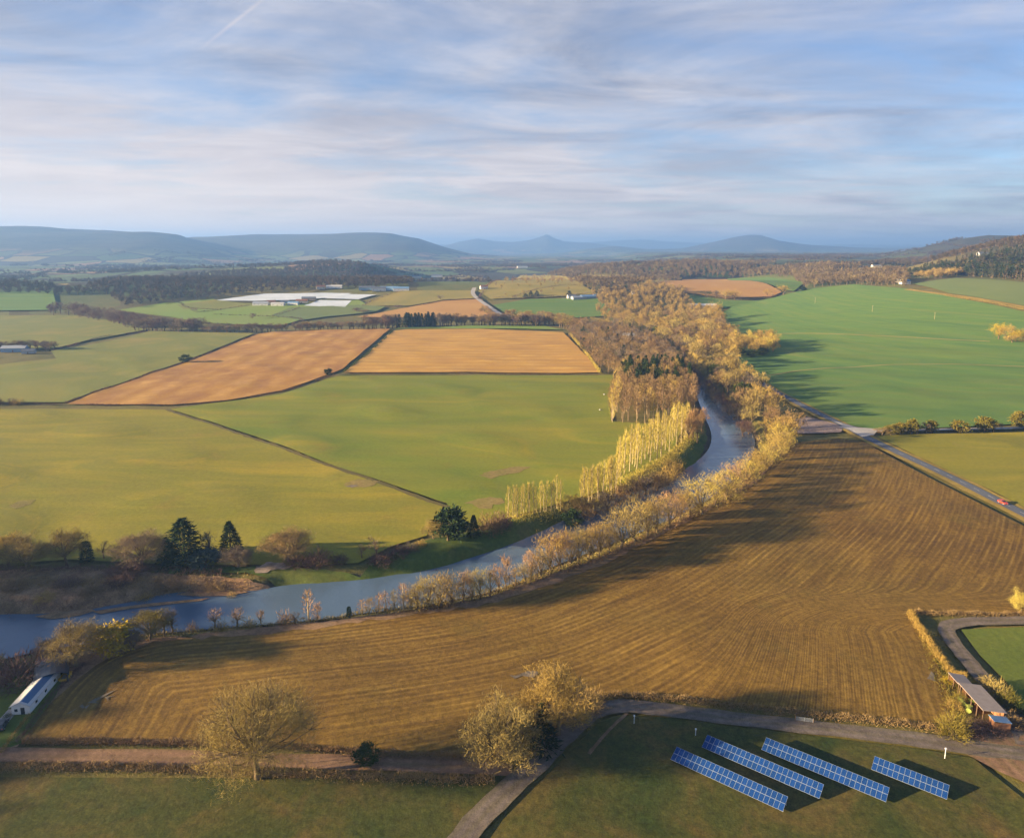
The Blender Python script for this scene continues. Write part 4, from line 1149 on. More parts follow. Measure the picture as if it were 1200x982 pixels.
# clump in the wheat field
row = []
for x, y in poisson(pix([(856, 416), (880, 418), (908, 414), (906, 404), (880, 402), (858, 406)]), 9):
    row.append(plant('crowd', x, y, rng.uniform(15, 20), rng.uniform(11, 14), PALET if rng.random() < .3 else GOLDT, None, 'field_tree', False))
for x, y in [(866, 417), (880, 419), (893, 417)]:
    p = at(x, y); row.append(plant('evergreen', p[0], p[1], 9, 11, MIDG, None, 'evergreen_tree', False))
shared([o for o in row if o.name.startswith('fie')], 'golden tree of the clump that juts into the green wheat', 'tree', 'golden clump in the wheat')
counted([o for o in row if o.name.startswith('eve')], '{} dark ivy bush at the foot of the golden clump', 'bush', 'ivy bushes of the golden clump')
# clump on the right edge
row = [single('broad', x, y, h_, w_, GOLDT if i % 2 else YELLOWT, None, None, 'field_tree', parts=False) for i, (x, y, h_, w_) in enumerate([(1170, 398, 20, 18), (1180, 400, 22, 18), (1190, 401, 16, 16), (1200, 400, 18, 16), (1212, 401, 18, 16), (1186, 402, 10, 18)])]
counted(row, '{} yellow tree of the island clump in the upper wheat', 'tree', 'island clump in the upper wheat')
# roadside trees
row = []
for x, y, h_, w_, c_ in [(1034, 509, 9, 18, BROWNT), (1044, 509, 11, 16, GOLDT), (1055, 508, 14, 16, GOLDT), (1067, 508, 18, 14, YELLOWT), (1075, 508, 14, 14, GREYT), (1086, 508, 13, 14, GREYT), (1092, 507, 15, 14, GOLDT), (1125, 507, 15, 18, GOLDT), (1154, 505, 17, 20, YELLOWT), (1164, 505, 12, 12, BROWNT), (1173, 503, 8, 6, GREYT), (1197, 501, 20, 20, GOLDT), (1214, 500, 16, 18, GOLDT)]:
    row.append(single('evergreen' if c_ in (GOLDT, YELLOWT) else 'crowd', x, y, h_, w_, GOLDG if c_ in (GOLDT, YELLOWT) else c_, None, None, 'roadside_tree', parts=False))
counted(row, '{} bushy tree along the pale side lane', 'tree', 'bushy trees along the side lane')
# single trees in the fields
single('evergreen', 217, 425, 10, 12, MIDG, 'lone dark round tree on the pasture hedge', 'tree', 'field_tree', parts=False, var=0)
single('evergreen', 385, 441, 10, 9, DARKG, 'small square dark bush on the grass field edge', 'bush', 'bush', parts=False, var=1)
single('evergreen', 941, 341, 5, 8, DARKG, 'tiny dark bush at the top of the wheat field', 'bush', 'bush', parts=False, var=2)
row = [single('broad', x, y, h_, w_, c_, None, None, 'field_tree', parts=False) for x, y, h_, w_, c_ in [(839, 349, 10, 8, GREYT), (850, 351, 12, 16, GOLDT), (861, 351, 12, 14, GOLDT), (899, 347, 9, 10, GOLDT), (918, 345, 12, 14, GOLDT), (828, 348, 8, 18, DARKG), (836, 376, 26, 18, GOLDT), (842, 384, 22, 16, GOLDT)]]
counted(row, '{} small tree between the red brown field and the wheat', 'tree', 'trees below the red brown field')
single('nearbroad', 1197, 718, 30, 24, PALET, 'golden bare tree at the far end of the paddock hedge', 'tree', var=0)
row = [single('bushfine', x, y, h_, w_, c_, None, None, 'bush') for x, y, h_, w_, c_ in [(1117, 862, 40, 34, GOLDG), (1110, 800, 10, 12, YELLOWT), (1124, 822, 16, 16, GOLDG), (1118, 830, 12, 18, GOLDT), (1160, 808, 22, 24, OLIVET), (1170, 818, 26, 22, OLIVET), (1180, 828, 26, 24, GOLDG), (1182, 848, 18, 26, BROWNT), (1196, 836, 18, 22, MIDG), (1136, 858, 14, 30, PURPLET), (1160, 856, 12, 30, PURPLET)]]
for o, l in zip(row, ['rounded green bush at the corner of the ploughed field', 'small yellow bush at the far end of the open barn', 'olive bush in front of the open barn', 'tawny weeds beside the green corner bush', 'pale bush behind the middle of the open barn', 'taller pale bush behind the open barn roof', 'olive bush beside the blue lean-to', 'brown bush in front of the blue lean-to', 'green bush between the barn and the farm track', 'dark bramble right of the green corner bush', 'dark bramble in front of the open barn end']):
    tag(o, l, 'bush')

# hedges
scrub('undergrowth', [(1140, 862), (1165, 858), (1190, 848), (1215, 850)], 4.0, 1.3, 60, PURPLET, 'dark brambles in front of the open barn', .1, .6)
hedge('hedge', [(26, 872), (30, 870), (120, 871), (250, 874), (360, 878), (430, 885), (560, 890), (620, 890)], 1.8, 1.9, 130, BROWNT, 'brown bottom hedge between ploughed field and earth track', .08, .6)
hedge('hedge', [(-160, 903), (60, 900), (180, 902), (300, 908), (420, 912), (520, 916), (580, 916)], 2.4, 2.2, 150, BROWNT, 'rough hedge on the lower side of the earth track', .08, .6)
hedge('hedge', [(664, 852), (680, 836), (704, 818), (740, 816), (800, 822), (900, 834), (960, 840), (1040, 848), (1105, 856)], 2.4, 1.9, 120, BROWNT, 'brown bramble hedge along the stone track', .09, .6)
hedge('hedge', [(20, 872), (40, 846), (62, 816), (80, 796), (100, 778)], 1.6, 1.2, 80, PURPLET, 'dark low hedge beside the long white shed', .08, .5)
hedge('hedge', [(2, 884), (16, 862), (30, 846), (36, 838)], 1.2, 1.2, 70, GOLDT, 'tan garden hedge running to the white shed', .08, .5)
hedge('hedge', [(1066, 719), (1080, 742), (1100, 772), (1116, 792), (1132, 796)], 1.9, 1.9, 170, GOLDT, 'golden reedy hedge between ploughed field and farm track', .09, .9)
scrub('undergrowth', [(1086, 742), (1100, 776), (1112, 806), (1120, 836), (1130, 850)], 5.0, 1.3, 60, GOLDG, 'olive weeds between the ploughed field and the open barn', .1, .6)
hedge('hedge', [(1072, 719), (1120, 721), (1200, 722), (1320, 722)], 1.8, 1.8, 110, BROWNT, 'brown hedge along the far side of the paddock', .09, .6)
hedge('hedge', [(402, 437), (426, 420), (450, 398), (460, 389)], 2.2, 2.0, 22, MIDG, 'green hedge dividing the two stubble fields', .28, .9, gap=.38)
hedge('hedge', [(-150, 473), (76, 474), (140, 475), (200, 476), (270, 470), (330, 460), (383, 441), (404, 438)], 1.8, 1.3, 18, PURPLET, 'dark low hedge between stubble and big grass field', .22, .7, gap=.38)
hedge('hedge', [(404, 438), (500, 438.5), (600, 439), (703, 439)], 1.2, .9, 18, PURPLET, 'thin dark hedge along the pale stubble', .2, .6)
hedge('hedge', [(76, 473), (110, 460), (170, 440), (230, 420), (302, 392)], 2.0, 1.7, 16, PURPLET, 'dark hedge between pasture and rust stubble', .26, .8, gap=.38)
hedge('hedge', [(62, 411), (70, 409), (100, 400), (130, 393), (176, 389)], 2.4, 2.0, 14, PURPLET, 'curving hedge between the two pale pastures', .3, .9, gap=.38)
# ------------------------------------------------------------------ far woods and tree lines
DK = ((0.085, 0.062, 0.045), (0.065, 0.055, 0.042), (0.11, 0.075, 0.05))
BR = ((0.17, 0.12, 0.065), (0.12, 0.085, 0.055), (0.22, 0.165, 0.08))
CN = ((0.026, 0.040, 0.020), (0.038, 0.048, 0.024), (0.085, 0.062, 0.04))
AU = ((0.36, 0.25, 0.08), (0.28, 0.195, 0.065), (0.22, 0.15, 0.065))
def forest(poly, d, keys, h0, h1, cols, label, lim=6000, keep=None, name='woodland'):
    q = poisson(pix(poly), d, lim, keep)
    if len(q): wood(name, q, keys, h0, h1, cols, label)

forest([(62, 344), (110, 336), (180, 328), (250, 321), (330, 315), (390, 310), (430, 312), (462, 322), (486, 334), (440, 338), (380, 338), (320, 343), (250, 350), (190, 355), (140, 363), (100, 368), (66, 366)], 13, ['round'], 11, 16, DK, 'dark brown wood covering the low hill behind the meadows', 6000, lambda x, y: np.sin(x * .012 + 1.5 * np.sin(y * .006)) + np.sin(y * .011 + x * .003) > -1.25)
forest([(-200, 338), (0, 332), (60, 335), (70, 346), (0, 344), (-200, 350)], 14, ['round'], 10, 15, DK, 'dark wood west of the low hill', 2500)
forest([(640, 324), (680, 315), (720, 309), (770, 306), (850, 308), (920, 309), (990, 312), (1060, 318), (1062, 331), (1000, 331), (945, 328), (900, 323), (850, 325), (800, 325), (760, 332), (735, 341), (712, 347), (696, 342), (680, 334), (664, 325)], 13, ['round', 'round', 'round', 'spire'], 11, 17, BR, 'brown winter wood over the hills behind the river', 6000, lambda x, y: np.sin(x * .011 + 2 * np.sin(y * .004)) + np.sin(y * .009 + x * .004) > -0.35)
forest([(930, 328), (960, 326), (1010, 327), (1064, 329), (1060, 335), (1000, 333), (944, 337)], 9.5, ['mid'], 13, 18, BR, 'tall brown trees along the top edge of the wheat field', 700)
forest([(690, 346), (712, 344), (738, 342), (764, 335), (800, 343), (806, 356), (792, 348), (740, 349), (704, 353)], 10.5, ['mid'], 12, 18, AU, 'golden brown trees above the bend where two woods meet', 1500)
forest([(1058, 326), (1090, 322), (1130, 323), (1200, 329), (1320, 336), (1420, 320), (1400, 276), (1300, 284), (1200, 296), (1150, 305), (1100, 315)], 8.5, ['spire', 'spire', 'spire', 'mid'], 15, 23, CN, 'dark conifer wood on the hillside right of the wheat', 4500)
forest([(1072, 327), (1090, 323), (1110, 318), (1140, 313), (1150, 318), (1124, 323), (1100, 326)], 8, ['mid'], 12, 16, AU, 'golden bare trees in front of the conifer wood', 400)
forest([(1010, 312), (1040, 306), (1090, 297), (1130, 286), (1165, 281), (1240, 283), (1400, 280), (1400, 296), (1200, 293), (1110, 303), (1050, 310)], 15, ['round'], 11, 16, DK, 'dark wood on the farther rounded hill', 4000, lambda x, y: np.sin(x * .012) + np.sin(y * .006 + x * .005) > -1.0)
wood('woodland', forest_pts, ['mid'], 9, 14, BR, 'brown wood on the river bluff to the left')
# lines of hedgerow trees across the valley floor
pts = []
g = np.random.default_rng(5)
for _ in range(150):
    x0, y0 = g.uniform(-2600, 2400), g.uniform(1750, 5200)
    a = g.choice([.25, .35, 1.75, 1.9]) + g.normal(0, .15); L = g.uniform(150, 520)
    n = int(L / g.uniform(9, 17)); t = np.linspace(0, L, n)
    pts.append(np.column_stack([x0 + t * math.cos(a) + 8 * np.sin(t * .02), y0 + t * math.sin(a)]) + g.normal(0, 2.5, (n, 2)))
for _ in range(60):
    x0, y0 = g.uniform(-2600, 2400), g.uniform(1900, 5000); n = g.integers(15, 60)
    pts.append(np.array([x0, y0]) + g.normal(0, 1, (n, 2)) * [g.uniform(30, 110), g.uniform(20, 60)])
pts = np.vstack(pts)
pxy = np.array([project(x, y, z) for (x, y), z in zip(pts, T0(pts[:, 0], pts[:, 1]))])
FAR_CLEAR = [[(240, 338), (450, 338), (480, 362), (130, 366), (150, 352)], [(420, 338), (600, 338), (600, 378), (415, 378)], [(576, 320), (720, 318), (720, 372), (576, 374)], [(755, 322), (960, 322), (960, 360), (755, 356)], [(840, 333), (1300, 318), (1300, 500), (840, 500)], [(-300, 340), (70, 338), (60, 380), (-300, 380)]]
bad = np.zeros(len(pts), bool)
for q in FAR_CLEAR: bad |= inside(np.array(q, float), pxy[:, 0], pxy[:, 1])
pts = pts[~bad & (pxy[:, 1] < 345)]
wood('woodland', pts, ['round', 'shrub'], 8, 14, DK, 'scattered hedgerow trees and copses over the far valley')

# line of trees behind the stubble fields: separate trees
def treeline(line, n, h, wv, keys, twig, label, cat, group, name='hedgerow_tree', jit=4, hv=.2):
    row = []
    for x, y in along_line(line, n, jit):
        hh = h * rng.uniform(1 - hv, 1 + hv)
        row.append(plant(keys[rng.integers(len(keys))], x, y, hh, hh * wv * rng.uniform(.85, 1.2), twig if not isinstance(twig, list) else twig[rng.integers(len(twig))], None, name, False))
    shared(row, label, cat, group)
treeline([(64, 366), (90, 370), (130, 377), (160, 384)], 40, 19, .9, ['crowd'], [GREYT, PURPLET], 'grey bare tree in the belt behind the pale pasture', 'tree', 'grey belt behind the pasture', jit=7)
treeline([(164, 387), (200, 388), (236, 389)], 28, 17, .9, ['crowd'], [GREYT, PURPLET], 'dark grey tree in the thick belt at the pasture corner', 'tree', 'thick belt at the pasture corner', jit=5)
treeline([(240, 390), (280, 390), (330, 388), (390, 386), (430, 385)], 52, 11, 1.0, ['crowd'], [BROWNT, PURPLET, GREYT], 'low brown tree in the hedge behind the rust stubble', 'tree', 'low trees behind the rust stubble', jit=3)
treeline([(430, 385), (464, 384)], 17, 17, .8, ['crowd'], [PURPLET, GREYT], 'dark bare tree left of the conifer block', 'tree', 'dark trees left of the conifer block', jit=4)
treeline([(470, 383), (510, 382)], 24, 19, .45, ['spruce'], DARKG, 'dark conifer in the dense block behind the pale stubble', 'tree', 'dense conifer block', 'conifer_tree', jit=5, hv=.1)
treeline([(513, 382), (560, 381), (600, 381), (640, 382)], 58, 17, .7, ['crowd', 'tallbroad'], [PURPLET, BROWNT, GREYT], 'dark brown tree in the belt behind the pale stubble', 'tree', 'dark belt behind the pale stubble', jit=5)
treeline([(590, 377), (625, 377), (660, 382), (690, 386), (716, 386)], 36, 17, .9, ['crowd'], [BROWNT, GOLDT, OLIVET], 'tawny tree in the belt below the green meadow', 'tree', 'tawny belt below the meadow', jit=8)
treeline([(-30, 411), (10, 410), (40, 409), (62, 411)], 24, 10, .8, ['tallbroad'], [GREYT, PURPLET], 'grey tree in the shelter belt of the small farm', 'tree', 'shelter belt of the small farm', jit=4)
treeline([(-12, 473), (6, 473), (20, 474)], 5, 5.5, 1.3, ['bush'], [PURPLET, GOLDT], 'dark scrubby bush at the left end of the pasture hedge', 'bush', 'scrubby bushes on the pasture hedge', 'bush', jit=1.5)
treeline([(563, 368), (570, 360), (576, 372), (590, 376)], 12, 9, 1.0, ['broad'], [OLIVET, BROWNT], 'olive tree beside the pale lane', 'tree', 'trees beside the pale lane', jit=6)
row = []
for x, y in poisson(pix([(566, 344), (580, 332), (612, 324), (664, 326), (684, 338), (640, 347), (580, 350)]), 21, 120):
    row.append(plant('broad', x, y, rng.uniform(7, 13), None, OLIVET if rng.random() < .5 else BROWNT, None, 'hillside_tree', False))
shared(row, 'scattered bare tree on the golden hillside', 'tree', 'trees on the golden hillside')
o_ = [single('spruce', x, y, h_, 7, DARKG, None, None, 'conifer_tree', parts=False) for x, y, h_ in [(616, 349, 5), (622, 348, 7), (629, 347, 6), (667, 346, 5), (704, 345, 5)]]
counted(o_, '{} dark conifer in the row beside the white farmhouse', 'tree', 'conifers beside the white farmhouse')
o_ = [single('broad', x, y, h_, w_, c_, None, None, 'field_tree', parts=False) for x, y, h_, w_, c_ in [(228, 366, 6, 8, GREYT), (296, 374, 8, 7, PURPLET), (347, 341, 4, 5, GREYT), (516, 352, 7, 8, GREYT), (466, 361, 4, 10, PURPLET), (418, 366, 6, 12, PURPLET), (426, 367, 5, 12, BROWNT)]]
counted(o_, '{} single dark tree among the far meadows', 'tree', 'single trees among the far meadows')
# thin field hedges in the far meadows
FH = dict(tw=.6, tl=1.6)
for a, l in [([(140, 366), (176, 371), (240, 380), (330, 384)], 'dark hedge along the lower edge of the bright meadows'), ([(194, 358), (212, 354), (216, 362), (260, 364)], 'hedge crossing the meadow left of the fleece'), ([(230, 367), (270, 362), (300, 357), (312, 354)], 'hedge leading up to the glasshouses'), ([(318, 371), (334, 367), (352, 361)], 'short dark hedge below the glasshouses'), ([(250, 369), (300, 371), (350, 373), (356, 377)], 'thin hedge dividing the bright meadow'), ([(424, 359), (446, 349), (472, 341)], 'hedge between fleece strip and yellow green field'), ([(496, 358), (520, 353), (548, 351), (563, 351)], 'hedge above the brown field'), ([(578, 349), (600, 350), (640, 349), (690, 344)], 'hedge at the foot of the golden hillside'), ([(560, 352), (566, 342), (578, 331), (602, 324)], 'bushy hedge climbing beside the pale lane'), ([(600, 349), (625, 340), (664, 334), (684, 336)], 'hedge running across the golden hillside'), ([(780, 343), (850, 353), (893, 351), (914, 346)], 'straggling hedge under the red brown field')]:
    hedge('hedge', a, 4, 3.2, 3.2, PURPLET, l, **FH)
hedge('hedge', [(1066, 340), (1090, 345), (1140, 351.5), (1200, 363)], 3, 1.6, 6, GOLDT, 'golden scrubby hedge between the two green slopes', .3, 1.1)
# ------------------------------------------------------------------ buildings and other made things
WHITEW = paint('wall_white', (0.72, 0.70, 0.66), 0.8, 0.2)
WEATHER = paint('sheet_weathered', (0.38, 0.31, 0.26), 0.85, 0.1, 0.5, 0.9)
CREAMW = paint('wall_cream', (0.62, 0.54, 0.42), 0.8, 0.2)
STONEW = paint('wall_stone', (0.36, 0.29, 0.22), 0.9, 0.1)
BRICKW = paint('wall_brick', (0.34, 0.15, 0.09), 0.9, 0.1)
GREYS = paint('sheet_grey', (0.34, 0.36, 0.39), 0.5, 0.4)
PALES = paint('sheet_pale', (0.50, 0.49, 0.47), 0.55, 0.4)
SLATE = paint('roof_slate', (0.13, 0.14, 0.16), 0.6, 0.4)
TILE = paint('roof_tile', (0.26, 0.12, 0.075), 0.8, 0.2)
BLUES = paint('sheet_blue', (0.045, 0.13, 0.25), 0.35, 0.5)
DARKS = paint('sheet_dark', (0.025, 0.035, 0.06), 0.4, 0.5)
LBLUE = paint('sheet_light_blue', (0.17, 0.29, 0.44), 0.4, 0.5)
RUSTS = paint('sheet_rust', (0.34, 0.16, 0.08), 0.8, 0.2, 0.5)
WOODM = paint('timber', (0.16, 0.10, 0.06), 0.85, 0.1)
GLASS = paint('window_glass', (0.03, 0.04, 0.05), 0.1, 0.6, 0.05)
TYRE = paint('rubber', (0.02, 0.02, 0.02), 0.8, 0.2)
METAL = paint('galvanised', (0.45, 0.47, 0.48), 0.45, 0.5)
REDP = paint('paint_red', (0.55, 0.05, 0.025), 0.3, 0.5, 0.08)
DARKP = paint('paint_dark', (0.03, 0.035, 0.045), 0.3, 0.5, 0.08)
YELP = paint('paint_yellow', (0.75, 0.45, 0.02), 0.5, 0.4, 0.2)
WHITEP = paint('paint_white', (0.78, 0.78, 0.76), 0.5, 0.4, 0.15)
BALE = paint('bale_wrap', (0.27, 0.31, 0.06), 0.5, 0.4, 0.3)
STRAWB = paint('bale_straw', (0.42, 0.28, 0.09), 0.9, 0.1, 0.3, 4)
LAMP = paint('lamp_lens', (0.6, 0.58, 0.5), 0.2, 0.6, 0.02)

def house(name, px, py, L, Wd, hw, hr, ang, wall, roof, label, cat='house', windows=3, chimney=True, door=True, ridge_roofs=None, loc=None):
    """gabled building; x along the ridge"""
    p = at(px, py) if loc is None else loc
    e = bpy.data.objects.new(name, None); COL.objects.link(e)
    e.location = (p[0], p[1], Tz(*p) - .1); e.rotation_euler = (0, 0, ang)
    tag(e, label, cat)
    b = MB(); y = Wd / 2
    prof = [(-y, 0), (y, 0), (y, hw), (0, hw + hr), (-y, hw)]
    n = len(prof)
    v = [(-L / 2, a, z) for a, z in prof] + [(L / 2, a, z) for a, z in prof]
    b.add(v, [tuple(range(n - 1, -1, -1)), tuple(range(n, 2 * n))] + [(i, (i + 1) % n, (i + 1) % n + n, i + n) for i in (0, 1, 4)])
    b.build('wall', wall, e)
    ov, th = .35, .16
    for sgn, rm in ((-1, roof if ridge_roofs is None else ridge_roofs[0]), (1, roof if ridge_roofs is None else ridge_roofs[1])):
        sl = hr / y
        r = MB()
        y0, z0 = sgn * (y + ov), hw - ov * sl
        q = [(0, hw + hr + .02), (y0, z0 + .02), (y0, z0 + .02 + th), (0, hw + hr + .02 + th)]
        v = [(-L / 2 - ov, a, z) for a, z in q] + [(L / 2 + ov, a, z) for a, z in q]
        f = [(0, 1, 2, 3), (7, 6, 5, 4), (0, 4, 5, 1), (1, 5, 6, 2), (2, 6, 7, 3), (3, 7, 4, 0)]
        if sgn > 0: f = [tuple(reversed(k)) for k in f]
        r.add(v, f)
        ro = r.build('roof', rm, e)
    if chimney:
        MB().box(L / 2 - 1.1, L / 2 - .3, -.4, .4, hw + hr * .6, hw + hr + 1.0).build('chimney', BRICKW, ro)
    for sgn in (-1, 1):
        for i in range(windows):
            x = (i + .5) / windows * L - L / 2
            if door and sgn < 0 and i == windows // 2:
                MB().box(x - .5, x + .5, sgn * y - .03, sgn * y + .03, 0, 2.05).build('door', WOODM, e)
                continue
            w_ = MB().box(x - .65, x + .65, sgn * y - .03, sgn * y + .03, hw * .42, hw * .42 + 1.15).build('window', WHITEP, e)
            MB().box(x - .55, x + .55, sgn * y - .045, sgn * y + .045, hw * .42 + .1, hw * .42 + 1.05).build('pane', GLASS, w_)
    return e

# the long white shed and its neighbours, lower left
a, b = at(25, 838), at(62, 795)
c_ = (a + b) / 2; d_ = b - a; LL = np.hypot(*d_); an = math.atan2(d_[1], d_[0])
sh = house('shed', 0, 0, LL, 4.0, 2.5, .95, an, WHITEW, PALES, 'long low white shed with one blue roof slope, beside the field hedge', 'shed', 0, False, False, ridge_roofs=(PALES, PALES), loc=c_)
for ro_ in [o for o in sh.children if o.name.startswith('roof')]:
    cy_ = sum(v.co.y for v in ro_.data.vertices) / 8
    if cy_ < 0:
        vv_ = [(x, y, z) for x in (-LL / 2 + .3, LL / 2 - .3) for y, z in ((-.25, 3.50), (-1.65, 2.835), (-1.65, 2.885), (-.25, 3.55))]
        link('skylight', py_mesh('skylight', vv_, [(0, 1, 2, 3), (7, 6, 5, 4), (0, 4, 5, 1), (1, 5, 6, 2), (2, 6, 7, 3), (3, 7, 4, 0)], BLUES), ro_)
MB().box(-LL / 2 - .04, -LL / 2 + .02, -.9, .0, 0.05, 2.05).build('door', DARKP, sh)
w_ = MB().box(-LL / 2 - .04, -LL / 2 + .02, .55, 1.45, 1.0, 1.9).build('window', WHITEP, sh)
MB().box(-LL / 2 - .055, -LL / 2 + .0, .63, 1.37, 1.08, 1.82).build('pane', GLASS, w_)
for i in range(3):
    x = -LL / 2 + (i + .7) * LL / 3.4
    w_ = MB().box(x - .55, x + .55, -2.04, -1.97, 1.1, 1.95).build('window', WHITEP, sh)
    MB().box(x - .47, x + .47, -2.06, -1.96, 1.18, 1.87).build('pane', GLASS, w_)
# dark barn with arched roof
p = at(62, 791)
e = tag(link('barn', None, None, (p[0], p[1], Tz(*p) - .1), an - 1.15), 'low dark barn with an arched blue black roof behind the white shed', 'barn')
N_ = 10
arc = [(math.cos(math.pi * i / N_) * 3.9, 2.3 + 1.5 * math.sin(math.pi * i / N_)) for i in range(N_ + 1)]
inn = [(x * .97, z - .14) for x, z in arc]
m_ = MB()
for i in range(N_):
    m_.prism([arc[i], arc[i + 1], inn[i + 1], inn[i]], -6, 6)
m_.build('roof', DARKS, e)
MB().box(-3.6, -3.45, -5.8, 5.8, 0, 2.3).box(3.45, 3.6, -5.8, 5.8, 0, 2.3).build('wall', DARKS, e)
MB().prism([(-3.4, 0), (3.4, 0), (3.4, 2.25), (2.2, 3.2), (0, 3.6), (-2.2, 3.2), (-3.4, 2.25)], 5.6, 5.7).build('gable', LBLUE, e)
for y in (-5.6, 0):
    for x in (-3.3, 3.3): MB().tube((x, y, 0), (x, y, 2.35), .12, .12).build('post', WOODM, e)
# yellow skip
def skip(px, py, ang, label):
    p = at(px, py); e = tag(link('skip', None, None, (p[0], p[1], Tz(*p)), ang), label, 'skip')
    m_ = MB(); q = .06
    o = [(-1.3, .15), (1.3, .15), (1.8, 1.2), (-1.8, 1.2)]
    m_.prism([(-1.3, .12), (1.3, .12), (1.3, .18), (-1.3, .18)], -.85, .85)
    for s in (-1, 1):
        m_.prism([(-1.3, .15), (1.3, .15), (1.8, 1.2), (-1.8, 1.2)], s * .85 - .03, s * .85 + .03)
        m_.prism([(s * 1.3, .15), (s * 1.8, 1.2), (s * 1.74, 1.2), (s * 1.24, .15)], -.82, .82)
    m_.build('body', YELP, e)
    m_ = MB()
    for s in (-1, 1): m_.box(-1.85, 1.85, s * .9 - .05, s * .9 + .05, 1.14, 1.24)
    m_.build('rim', YELP, e)
    for x in (-.8, .8):
        for s in (-1, 1): MB().tube((x, s * .9, .7), (x, s * 1.05, .7), .07, .07).build('lug', METAL, e)
    MB().box(-1.2, 1.1, -.7, .7, .5, .8).build('rubble_load', STONEW, e)
skip(77, 796, an, 'yellow skip between the white shed and the field hedge')

def car(px, py, ang, mat, label, estate=True):
    p = at(px, py); e = tag(link('parked_car' if mat is not REDP else 'car', None, None, (p[0], p[1], Tz(*p) + .12 + float(LIFT(p[0], p[1], 5)) * .5), ang), label, 'car')
    prof = [(-2.1, .3), (2.1, .3), (2.15, .62), (2.0, .82), (.95, .98), (-2.0, 1.0), (-2.15, .7)]
    MB().prism(prof, -.86, .86).build('body', mat, e)
    cab = [(.95, .985), (.25, 1.47), (-1.55, 1.49), (-2.0, 1.005)]
    m_ = MB(); n = 4
    v = [(x, -.8 + (.14 if z > 1.2 else 0), z) for x, z in cab] + [(x, .8 - (.14 if z > 1.2 else 0), z) for x, z in cab]
    m_.add(v, [(0, 1, 2, 3), (7, 6, 5, 4)] + [(i, i + 4, (i + 1) % 4 + 4, (i + 1) % 4) for i in range(4)])
    m_.build('windows', GLASS, e)
    MB().box(-1.5, .22, -.64, .64, 1.475, 1.53).build('car_roof', mat, e)
    for x in (-1.35, 1.35):
        for s in (-1, 1):
            w_ = MB().tube((x, s * .72, .33), (x, s * .9, .33), .33, .33, 14).build('wheel', TYRE, e)
            MB().tube((x, s * .9, .33), (x, s * .915, .33), .19, .19, 10).build('rim', METAL, w_)
    for s in (-1, 1):
        MB().box(2.02, 2.16, s * .62 - .16, s * .62 + .16, .62, .76).build('headlight', LAMP, e)
        MB().box(-2.16, -2.05, s * .66 - .12, s * .66 + .12, .7, .86).build('tail_light', REDP, e)
    return e
q0, q1 = P(1150, 578), P(1200, 603)
dr = math.atan2(*(q1 - q0)[::-1])
car(1175, 591, dr, REDP, 'red car driving along the country road')
car(3, 853, an + .2, DARKP, 'dark car parked at the edge of the green yard')
single('bushfine', 9, 842, 9, 10, MIDG, 'small green shrub behind the parked dark car', 'bush', 'bush', var=1)

# open fronted barn, lower right
A_, B_ = at(1124, 816), at(1151, 847)
d_ = B_ - A_; LL = np.hypot(*d_); an2 = math.atan2(d_[1], d_[0])
e = tag(link('open_barn', None, None, (A_[0], A_[1], Tz(*A_) - .05), an2), 'open fronted barn with a long grey roof and rusty inside walls', 'barn')
DP = 4.6
def slab_roof(name, x0, x1, y0, z0, y1, z1, mat, th=.14):
    v = [(x0, y0, z0), (x1, y0, z0), (x1, y1, z1), (x0, y1, z1)]
    v += [(x, y, z + th) for x, y, z in v]
    return MB().add(v, [(0, 3, 2, 1), (4, 5, 6, 7), (0, 1, 5, 4), (1, 2, 6, 5), (2, 3, 7, 6), (3, 0, 4, 7)]).build(name, mat, e)
slab_roof('roof', -.4, LL + .4, -.5, 3.6, DP + .4, 3.1, WEATHER)
for x in np.linspace(.1, LL - .1, 5): MB().tube((x, 0, 0), (x, 0, 3.55), .13, .13).build('post', WOODM, e)
MB().box(0, LL, DP - .1, DP, 0, 3.05).build('back_wall', RUSTS, e)
MB().add([(0, 0, 0), (0, DP, 0), (0, DP, 3.05), (0, 0, 3.5), (.1, 0, 0), (.1, DP, 0), (.1, DP, 3.05), (.1, 0, 3.5)], [(0, 1, 2, 3), (7, 6, 5, 4), (0, 3, 7, 4), (3, 2, 6, 7), (1, 5, 6, 2)]).build('end_wall', RUSTS, e)
MB().box(LL * .45, LL * .45 + .08, 1.2, DP - .15, 0, 2.95).build('partition', RUSTS, e)
slab_roof('lean_to_roof', -5.6, -.6, -.2, 3.0, DP - .8, 2.4, WEATHER)
MB().box(-5.4, -.7, DP - 1.0, DP - .9, 0, 2.35).box(-5.4, -5.3, .2, DP - 1.0, 0, 2.35).build('lean_to_wall', RUSTS, e)
for x in (-5.4, -3.0, -.7): MB().tube((x, 0, 0), (x, 0, 2.95), .11, .11).build('post', WOODM, e)
slab_roof('side_roof', LL + .5, LL + 2.9, .8, 2.6, DP + .2, 2.2, LBLUE)
MB().box(LL + .6, LL + 2.8, 1.0, 1.1, 0, 2.55).box(LL + 2.7, LL + 2.8, 1.1, DP, 0, 2.15).build('side_wall', RUSTS, e)
cs, sn = math.cos(an2), math.sin(an2)
def barn_pt(x, y): return np.array([A_[0] + cs * x - sn * y, A_[1] + sn * x + cs * y])
def bale(pt, r, ln, ang, mat, label, group=None, z=0.0, name='bale'):
    m_ = MB().tube((0, -ln / 2, r), (0, ln / 2, r), r, r, 18)
    o = m_.build(name, mat); o.location = (pt[0], pt[1], Tz(*pt) + z); o.rotation_euler = (0, 0, ang)
    return tag(o, label, 'bale', group)
